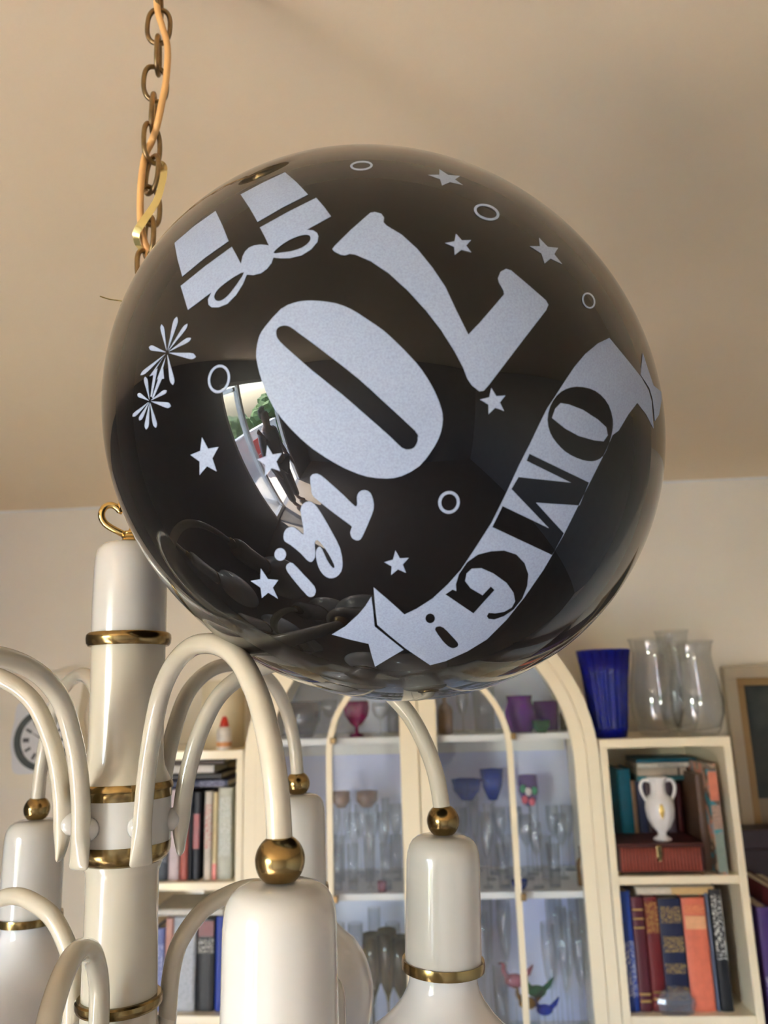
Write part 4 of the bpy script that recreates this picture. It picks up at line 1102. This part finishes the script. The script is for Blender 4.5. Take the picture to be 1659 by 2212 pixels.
mug = thing('glass_mug', (sx(1180, YM, 1550), YM, S1Z), 'dark plum glass mug right of the round purple vase', 'mug')
mm = pxm(YM)
Geo().lathe([(q * 27 * mm, z * 62 * mm) for q, z in PROF['tumbler']], (mug.location[0], YM, S1Z), 28).obj('body', G_TINT['purple'], mug, smooth=True)
hx = mug.location[0]; w_ = 27 * mm
Geo().tube(catmull([(hx - w_ * .9, YM - .004, S1Z + 52 * mm), (hx - w_ * .9 - .018, YM - .012, S1Z + 50 * mm), (hx - w_ * .9 - .018, YM - .012, S1Z + 20 * mm), (hx - w_ * .85, YM - .004, S1Z + 14 * mm)], 5), .0035, seg=8).obj('handle', G_TINT['purple'], mug, smooth=True)
glass('bowl', 'green', 1168, 26, 40, S1Z, YF + .055, 'small green glass dish in front of the plum mug', 'glass_dish', 'dish', py=1560)
glass('bottle', 'olive', 1222, 60, 26, S1Z, YM, 'small olive bottle at the right end of the top shelf', 'small_bottle', 'bottle', py=1560)
# middle compartment, left half
for Y, pxs, kinds in ((YK, (724, 752, 780, 808, 836, 858), ('goblet', 'flute', 'goblet', 'goblet', 'flute', 'goblet')), (YM, (734, 766, 798, 830, 856), ('tumbler', 'goblet', 'tumbler', 'goblet', 'tumbler')), (YN - .02, (728, 762, 800, 834), ('tumbler', 'tumbler', 'flute', 'tumbler'))):
    glass_row(Y, pxs, kinds, {'goblet': 138, 'flute': 150, 'tumbler': 92}, {'goblet': 26, 'flute': 20, 'tumbler': 25}, S2Z, 'left half of middle shelf', 'clear glasses on the left of the middle shelf', 1860)
for px, w, lab in ((738, 40, 'brown pottery cup on a clear stem, left of the pair on the middle shelf'), (794, 48, 'brown pottery cup on a clear stem, right of the pair on the middle shelf')):
    Yc = YF + .225
    cc_ = thing('stemmed_cup', (sx(px, Yc, 1800), Yc, S2Z), lab, 'cup'); m = pxm(Yc)
    Geo().lathe([(0, 0), (w * .45 * m, 0), (.004, .006), (.004, 140 * m), (0, 140 * m)], tuple(cc_.location), 20).obj('stem', M_GLASS, cc_, smooth=True)
    Geo().lathe([(0, 138 * m), (w * .25 * m, 139 * m), (w * .48 * m, 152 * m), (w * .5 * m, 172 * m), (w * .46 * m, 172 * m), (w * .40 * m, 155 * m), (0, 148 * m)], tuple(cc_.location), 24).obj('cup', G_TINT['brown'], cc_, smooth=True)
glass('tumbler', 'pink', 826, 20, 20, S2Z, YF + .055, 'small red tinted shot glass in front on the middle shelf left half', 'shot_glass', 'glass', py=1930)
# middle compartment, right half
for Y, pxs, kinds in ((YK, (1000, 1030, 1085, 1120, 1160, 1200, 1232), ('goblet', 'flute', 'goblet', 'goblet', 'flute', 'goblet', 'goblet')), (YM, (986, 1060, 1100, 1140, 1180, 1216), ('goblet', 'flute', 'tumbler', 'goblet', 'tumbler', 'goblet')), (YN - .02, (1052, 1088, 1160, 1196), ('flute', 'tumbler', 'goblet', 'tumbler'))):
    glass_row(Y, pxs, kinds, {'goblet': 128, 'flute': 150, 'tumbler': 86}, {'goblet': 28, 'flute': 22, 'tumbler': 28}, S2Z, 'right half of middle shelf', 'clear glasses on the right of the middle shelf', 1860)
# blue dish on a tall clear foot, and the flower glass
Yc = YF + .235
def compote(px, bpx, foot, bowl_h, w, tint, label, category, Y, fl=None):
    t = thing('footed_dish', (sx(px, Y, 1780), Y, S2Z), label, category); m = pxm(Y)
    Geo().lathe([(0, 0), (w * .3 * m, 0), (w * .28 * m, .004), (.005, .012), (.005, foot * m), (0, foot * m)], tuple(t.location), 24).obj('foot', M_GLASS, t, smooth=True)
    fn = (lambda a, r, z: r * (1 + .10 * math.sin(fl * a))) if fl else None
    Geo().lathe([(0, foot * m), (w * .2 * m, (foot + 1) * m), (w * .42 * m, (foot + bowl_h * .45) * m), (w * .5 * m, (foot + bowl_h) * m), (w * .47 * m, (foot + bowl_h) * m), (w * .38 * m, (foot + bowl_h * .5) * m), (0, (foot + 4) * m)], tuple(t.location), 36, fn).obj('bowl', G_TINT[tint], t, smooth=True)
compote(1012, 0, 148, 44, 62, 'blue', 'blue glass dish with wavy rim on a clear foot, left one beside the lamp ball', 'dish', YF + .225, 7)
compote(1068, 0, 146, 64, 48, 'blue', 'taller blue glass dish on a clear foot, right one of the blue pair', 'dish', YF + .235, 5)
fx = sx(1146, YF + .225, 1780); m = pxm(YF + .225)
fg = thing('flower_glass', (fx, YF + .225, S2Z), 'clear stemmed glass painted with a pink and green flower on the middle shelf', 'glass')
Geo().lathe([(0, 0), (14 * m, 0), (2 * m, 5 * m), (2 * m, 132 * m), (0, 132 * m)], tuple(fg.location), 20).obj('stem', M_GLASS, fg, smooth=True)
Geo().lathe([(0, 132 * m), (14 * m, 140 * m), (22 * m, 165 * m), (20 * m, 198 * m), (18 * m, 198 * m), (19 * m, 165 * m), (0, 138 * m)], tuple(fg.location), 24).obj('bowl', thin_glass('lilac_glass', (.66, .58, .80), .03, 1.7, ((.40, .28, .50), .2)), fg, smooth=True)
for a, z, c_ in ((-.5, 150, (216, 96, 110)), (.2, 146, (216, 96, 110)), (-.1, 166, (222, 214, 210)), (.5, 168, (60, 150, 96)), (-.6, 172, (60, 150, 96))):
    g = Geo(); g.add(np.array((fx + 22 * m * math.sin(a), YF + .225 - 22 * m * math.cos(a), S2Z + z * m)) + ICO_V * np.array((.009, .003, .011)), ICO_F); g.obj('petal', paint(c_), fg, smooth=True)
glass('bottle', 'amber', 1258, 76, 22, S2Z, YF + .09, 'slim amber bottle at the right end of the middle shelf', 'amber_bottle', 'bottle', py=1890)
glass('bowl', 'blue', 1124, 18, 34, S2Z, YF + .06, 'tiny blue dish at the front of the middle shelf right half', 'glass_dish', 'dish', py=1930)
# lower compartment
for Y, pxs, kinds in ((YK, (730, 770, 812, 852), ('goblet', 'goblet', 'flute', 'goblet')), (YM, (752, 790), ('tumbler', 'tumbler'))):
    glass_row(Y, pxs, kinds, {'goblet': 200, 'flute': 230, 'tumbler': 120}, {'goblet': 34, 'flute': 30, 'tumbler': 34}, S3Z, 'left half of lowest shelf', 'clear glasses on the left of the lowest shelf', 2150)
for px, h, lab in ((806, 232, 'olive green glass goblet, left one of three on the lowest shelf'), (838, 240, 'olive green glass goblet, middle one of three on the lowest shelf'), (866, 226, 'olive green glass goblet, right one of three beside the centre stile')):
    glass('goblet', 'olive', px, h, 44, S3Z, YN, lab, 'olive_goblet', 'glass', py=2120)
for Y, pxs, kinds in ((YK, (1060, 1096, 1210, 1250, 1284), ('flute', 'goblet', 'goblet', 'flute', 'goblet')), (YM, (1046, 1080, 1200, 1232, 1268), ('goblet', 'tumbler', 'flute', 'goblet', 'flute')), (YN, (1190, 1222, 1256), ('goblet', 'flute', 'goblet'))):
    glass_row(Y, pxs, kinds, {'goblet': 250, 'flute': 280, 'tumbler': 150}, {'goblet': 30, 'flute': 24, 'tumbler': 30}, S3Z, 'right half of lowest shelf', 'clear glasses on the right of the lowest shelf', 2120)
# coloured glass birds on stands
for px, py, tint, s, lab in ((1112, 2118, 'pink', 1.0, 'pink glass bird ornament with a raised tail, left of the group on the lowest shelf'), (1160, 2140, 'green', .9, 'green glass bird ornament in the group on the lowest shelf'), (1140, 2165, 'amber', .9, 'amber glass bird ornament in the middle of the group'), (1176, 2178, 'blue', .8, 'dark blue glass bird ornament right of the amber one')):
    Yb = YF + .06 + .02 * s; zb_ = sz(py + 16, Yb, px); xx = sx(px, Yb, py)
    t = thing('glass_bird', (xx, Yb, S3Z), lab, 'ornament')
    Geo().lathe([(0, 0), (.014, 0), (.012, .004), (.0025, .01), (.0025, zb_ - S3Z + .004), (0, zb_ - S3Z + .004)], (xx, Yb, S3Z), 16).obj('stand', M_GLASS, t, smooth=True)
    c0 = np.array((xx, Yb, zb_ + .016 * s))
    Geo().add(c0 + ICO_V * np.array((.026, .014, .016)) * s, ICO_F).obj('body', G_TINT[tint], t, smooth=True)
    Geo().tube(catmull([c0 + np.array((-.016, 0, .006)) * s, c0 + np.array((-.026, 0, .022)) * s, c0 + np.array((-.026, 0, .036)) * s, c0 + np.array((-.038, 0, .038)) * s], 4), np.linspace(.008, .002, 13) * s, seg=8).obj('neck', G_TINT[tint], t, smooth=True)
    Geo().tube([c0 + np.array((.018, 0, .004)) * s, c0 + np.array((.034, 0, .018)) * s, c0 + np.array((.046, 0, .034)) * s], np.array((.008, .007, .002)) * s, np.array((.004, .010, .004)) * s, seg=8).obj('tail', G_TINT[tint], t, smooth=True)

# vases on the right bookcase
VZ = RB_TOP
glass('flared', 'cobalt', 1310, 186, 112, VZ, YF + .075, 'tall fluted cobalt blue glass vase on top of the right bookcase', 'glass_vase', 'vase', py=1500, flutes=18)
glass('hurricane', 'clear', 1414, 206, 112, VZ, YF + .12, 'clear glass vase with bulging belly right beside the blue vase', 'glass_vase', 'vase', py=1480, seg=48)
glass('hurricane', 'clear', 1500, 198, 112, VZ, YF + .085, 'clear glass vase with bulging belly at the right end of the bookcase top', 'glass_vase', 'vase', py=1480, seg=48)
glass('hurricane', 'clear', 1462, 216, 84, VZ, YF + .245, 'slimmer clear glass vase standing behind the other two clear vases', 'glass_vase', 'vase', py=1480, seg=48)
rg = Geo(); rx_ = sx(1310, YF + .26, 1400)
rg.tube([(rx_ + .050 * math.cos(a), YF + .26 + .04 * math.sin(a), VZ + .225) for a in np.linspace(0, 2 * math.pi, 40, endpoint=False)], .0022, closed=True, seg=8)
st = thing('wire_stand', (rx_, YF + .26, VZ), 'thin gold rimmed wire stand behind the blue vase', 'stand')
rg.obj('rim', M_BRASS, st, smooth=True)
for a in (.5, 2.6, 4.7):
    Geo().tube([(rx_ + .050 * math.cos(a), YF + .26 + .04 * math.sin(a), VZ + .225), (rx_ + .03 * math.cos(a), YF + .26 + .03 * math.sin(a), VZ + .002)], .002, seg=8).obj('leg', M_BRASS, st, smooth=True)

# ------------------------------------------------------------------ wall clock, picture, side shelf
M_CLK = principled('cream_clock_case', (.84, .77, .64), .4)
M_DIAL = principled('pale_dial', (.74, .75, .78), .35); M_INK = principled('dark_dial_print', (.05, .05, .06), .5); M_BEZ = principled('grey_bezel', (.16, .18, .18), .25, metal=.6)
def wallpt(px, py, off): return at(px, py, WALL_Y - off)
kc = wallpt(98, 1588, .03)
clk = thing('wall_clock', (kc[0], WALL_Y - .002, kc[2]), 'cream wall clock with wavy frame and round grey-rimmed dial behind the lamp arms', 'clock')
outl = [(8, 1478), (40, 1462), (98, 1468), (156, 1452), (192, 1460), (190, 1500), (182, 1560), (194, 1620), (204, 1676), (196, 1694), (150, 1692), (98, 1700), (40, 1700), (4, 1698), (2, 1670), (14, 1610), (2, 1550), (0, 1500)]
P = catmull([wallpt(x, y, .002) for x, y in outl], 4, closed=True)
Geo().prism([tuple(q) for q in P], None, (0, -.045, 0)).obj('case', M_CLK, clk)
inn = [(40, 1522), (68, 1516), (98, 1520), (128, 1514), (156, 1518), (154, 1548), (158, 1600), (168, 1660), (110, 1664), (60, 1672), (30, 1668), (26, 1630), (24, 1600), (32, 1560)]
P = catmull([wallpt(x, y, .047) for x, y in inn], 4, closed=True)
Geo().prism([tuple(q) for q in P], None, (0, -.004, 0)).obj('inset_panel', M_DIAL, clk)
dc = wallpt(95, 1598, .051); dr_ = 66 * pxm(WALL_Y)
def disc(r0, r1, y0, y1):
    g = Geo().lathe([(r0, y0), (r1, y0), (r1, y1), (r0, y1)], (0, 0, 0), 56, close=(r0 > 0))
    g.v = [(dc[0] + x, dc[1] + .0 - z, dc[2] + y) for x, y, z in g.v]; return g
disc(dr_ * .80, dr_, 0, .010).obj('bezel', M_BEZ, clk, smooth=True, autosmooth=30)
disc(0, dr_ * .82, 0, .003).obj('dial', M_DIAL, clk)
for i in range(12):
    a = math.pi / 2 - i * math.pi / 6; u = np.array((math.cos(a), 0, math.sin(a))); v = np.array((-math.sin(a), 0, math.cos(a)))
    w = dr_ * (.045 if i % 3 else .07)
    q = [dc + u * dr_ * .50 - v * w, dc + u * dr_ * .72 - v * w, dc + u * dr_ * .72 + v * w, dc + u * dr_ * .50 + v * w]
    Geo().prism([tuple(p_ + np.array((0, -.0030, 0))) for p_ in q], None, (0, -.0006, 0)).obj('numeral', M_INK, clk)
for a, L_ in ((math.radians(40), .42), (math.radians(150), .60)):
    u = np.array((math.cos(a), 0, math.sin(a))); v = np.array((-math.sin(a), 0, math.cos(a)))
    q = [dc - v * dr_ * .03, dc + u * dr_ * L_, dc + v * dr_ * .03, dc - u * dr_ * .12]
    Geo().prism([tuple(p_ + np.array((0, -.0045, 0))) for p_ in q], None, (0, -.0008, 0)).obj('hand', M_INK, clk)

pz1, pz0 = sz(1440, WALL_Y - .03, 1560), sz(1884, WALL_Y - .03, 1620)
pxl = sx(1562, WALL_Y - .03, 1450); pxr = pxl + .55
pic = thing('framed_painting', ((pxl + pxr) / 2, WALL_Y - .002, pz0), 'dark landscape painting in a cream and gilt frame on the wall right of the bookcase', 'picture')
def frame(name, x0, x1, z0, z1, w, y0, y1, mat):
    g = Geo(); g.box(x0, x1, y0, y1, z1 - w, z1, .003); g.box(x0, x1, y0, y1, z0, z0 + w, .003); g.box(x0, x0 + w, y0, y1, z0 + w, z1 - w, .003); g.box(x1 - w, x1, y0, y1, z0 + w, z1 - w, .003)
    return g.obj(name, mat, pic)
frame('outer_frame', pxl, pxr, pz0, pz1, .034, WALL_Y - .035, WALL_Y - .002, principled('dull_beige_frame', (.46, .38, .27), .5))
M_GILT = principled('brown_gilt', (.32, .20, .08), .4, metal=.3)
frame('inner_frame', pxl + .034, pxr - .034, pz0 + .034, pz1 - .034, .022, WALL_Y - .028, WALL_Y - .004, M_GILT)
M_CANVAS = principled('dark_landscape', (.018, .024, .022), .55, vary=(9, (.05, .058, .05), .45, .7))
Geo().box(pxl + .056, pxr - .056, WALL_Y - .014, WALL_Y - .004, pz0 + .056, pz1 - .056).obj('canvas', M_CANVAS, pic)
zq = pz0 + .056 + (pz1 - pz0 - .112) * .30
Geo().box(pxl + .056, pxr - .056, WALL_Y - .0145, WALL_Y - .013, pz0 + .056, zq).obj('painted_ground', principled('ochre_ground', (.30, .23, .14), .4, vary=(12, (.20, .16, .10), .4, .7)), pic)

# low shelf right of the bookcase with tall books
SBL = RB_R + .012; SBZ = sz(2300, YF + .03, 1640)
sb = thing('side_shelf', (SBL + .25, YF + .17, 0), 'low dark wooden shelf right of the cream bookcase carrying purple books', 'shelf')
M_DARKW = principled('dark_wood', (.10, .055, .035), .45, vary=(12, (.065, .035, .024), .4, .7))
Geo().box(SBL, SBL + .5, YF + .01, YB, SBZ - .025, SBZ, .002).obj('board', M_DARKW, sb)
Geo().box(SBL, SBL + .022, YF + .012, YB, 0, SBZ - .025, .002).obj('side_panel', M_DARKW, sb); Geo().box(SBL + .478, SBL + .5, YF + .012, YB, 0, SBZ - .025, .002).obj('side_panel', M_DARKW, sb)
xq = SBL + .006
for w, top, c_, lab, bn in ((.030, 1960, (70, 44, 110), 'tall purple book with white lettering beside the bookcase edge', [(.15, .55, lettered((70, 44, 110), (215, 210, 225), (170, 520)))]),
                            (.026, 1920, (92, 22, 36), 'tall dark red book right of the purple one at the frame edge', ()),
                            (.030, 1925, (84, 60, 120), 'tall violet book further right of the dark red one', ())):
    y0 = YF + .03; zt2 = sz(top, y0, 1640)
    p0 = FOCAL; x0, x1 = xq, xq + w; xq = x1 + .002
    px0 = IMG_W / 2 + FOCAL * (np.array((x0, y0, (SBZ + zt2) / 2)) - CAM) @ CR / ((np.array((x0, y0, (SBZ + zt2) / 2)) - CAM) @ CF)
    px1 = IMG_W / 2 + FOCAL * (np.array((x1, y0, (SBZ + zt2) / 2)) - CAM) @ CR / ((np.array((x1, y0, (SBZ + zt2) / 2)) - CAM) @ CF)
    py_ = top + 130
    book((px0, px1, top), lab, SBZ, c_, depth=.2, bands=bn)
x0 = SBL + .1; 
bxm = thing('plum_block', (x0 + .18, YB - .08, SBZ), 'dark plum block against the wall below the painting', 'box')  # block added to fill the dark plum area below the painting
zpl = sz(1800, YB - .15, 1640)
Geo().box(SBL + .004, SBL + .42, YB - .09, YB - .004, SBZ, zpl - .05, .004).obj('body', paint((58, 46, 52)), bxm)
Geo().box(SBL + .002, SBL + .422, YB - .092, YB - .002, zpl - .05, zpl, .004).obj('lid', paint((66, 52, 60)), bxm)
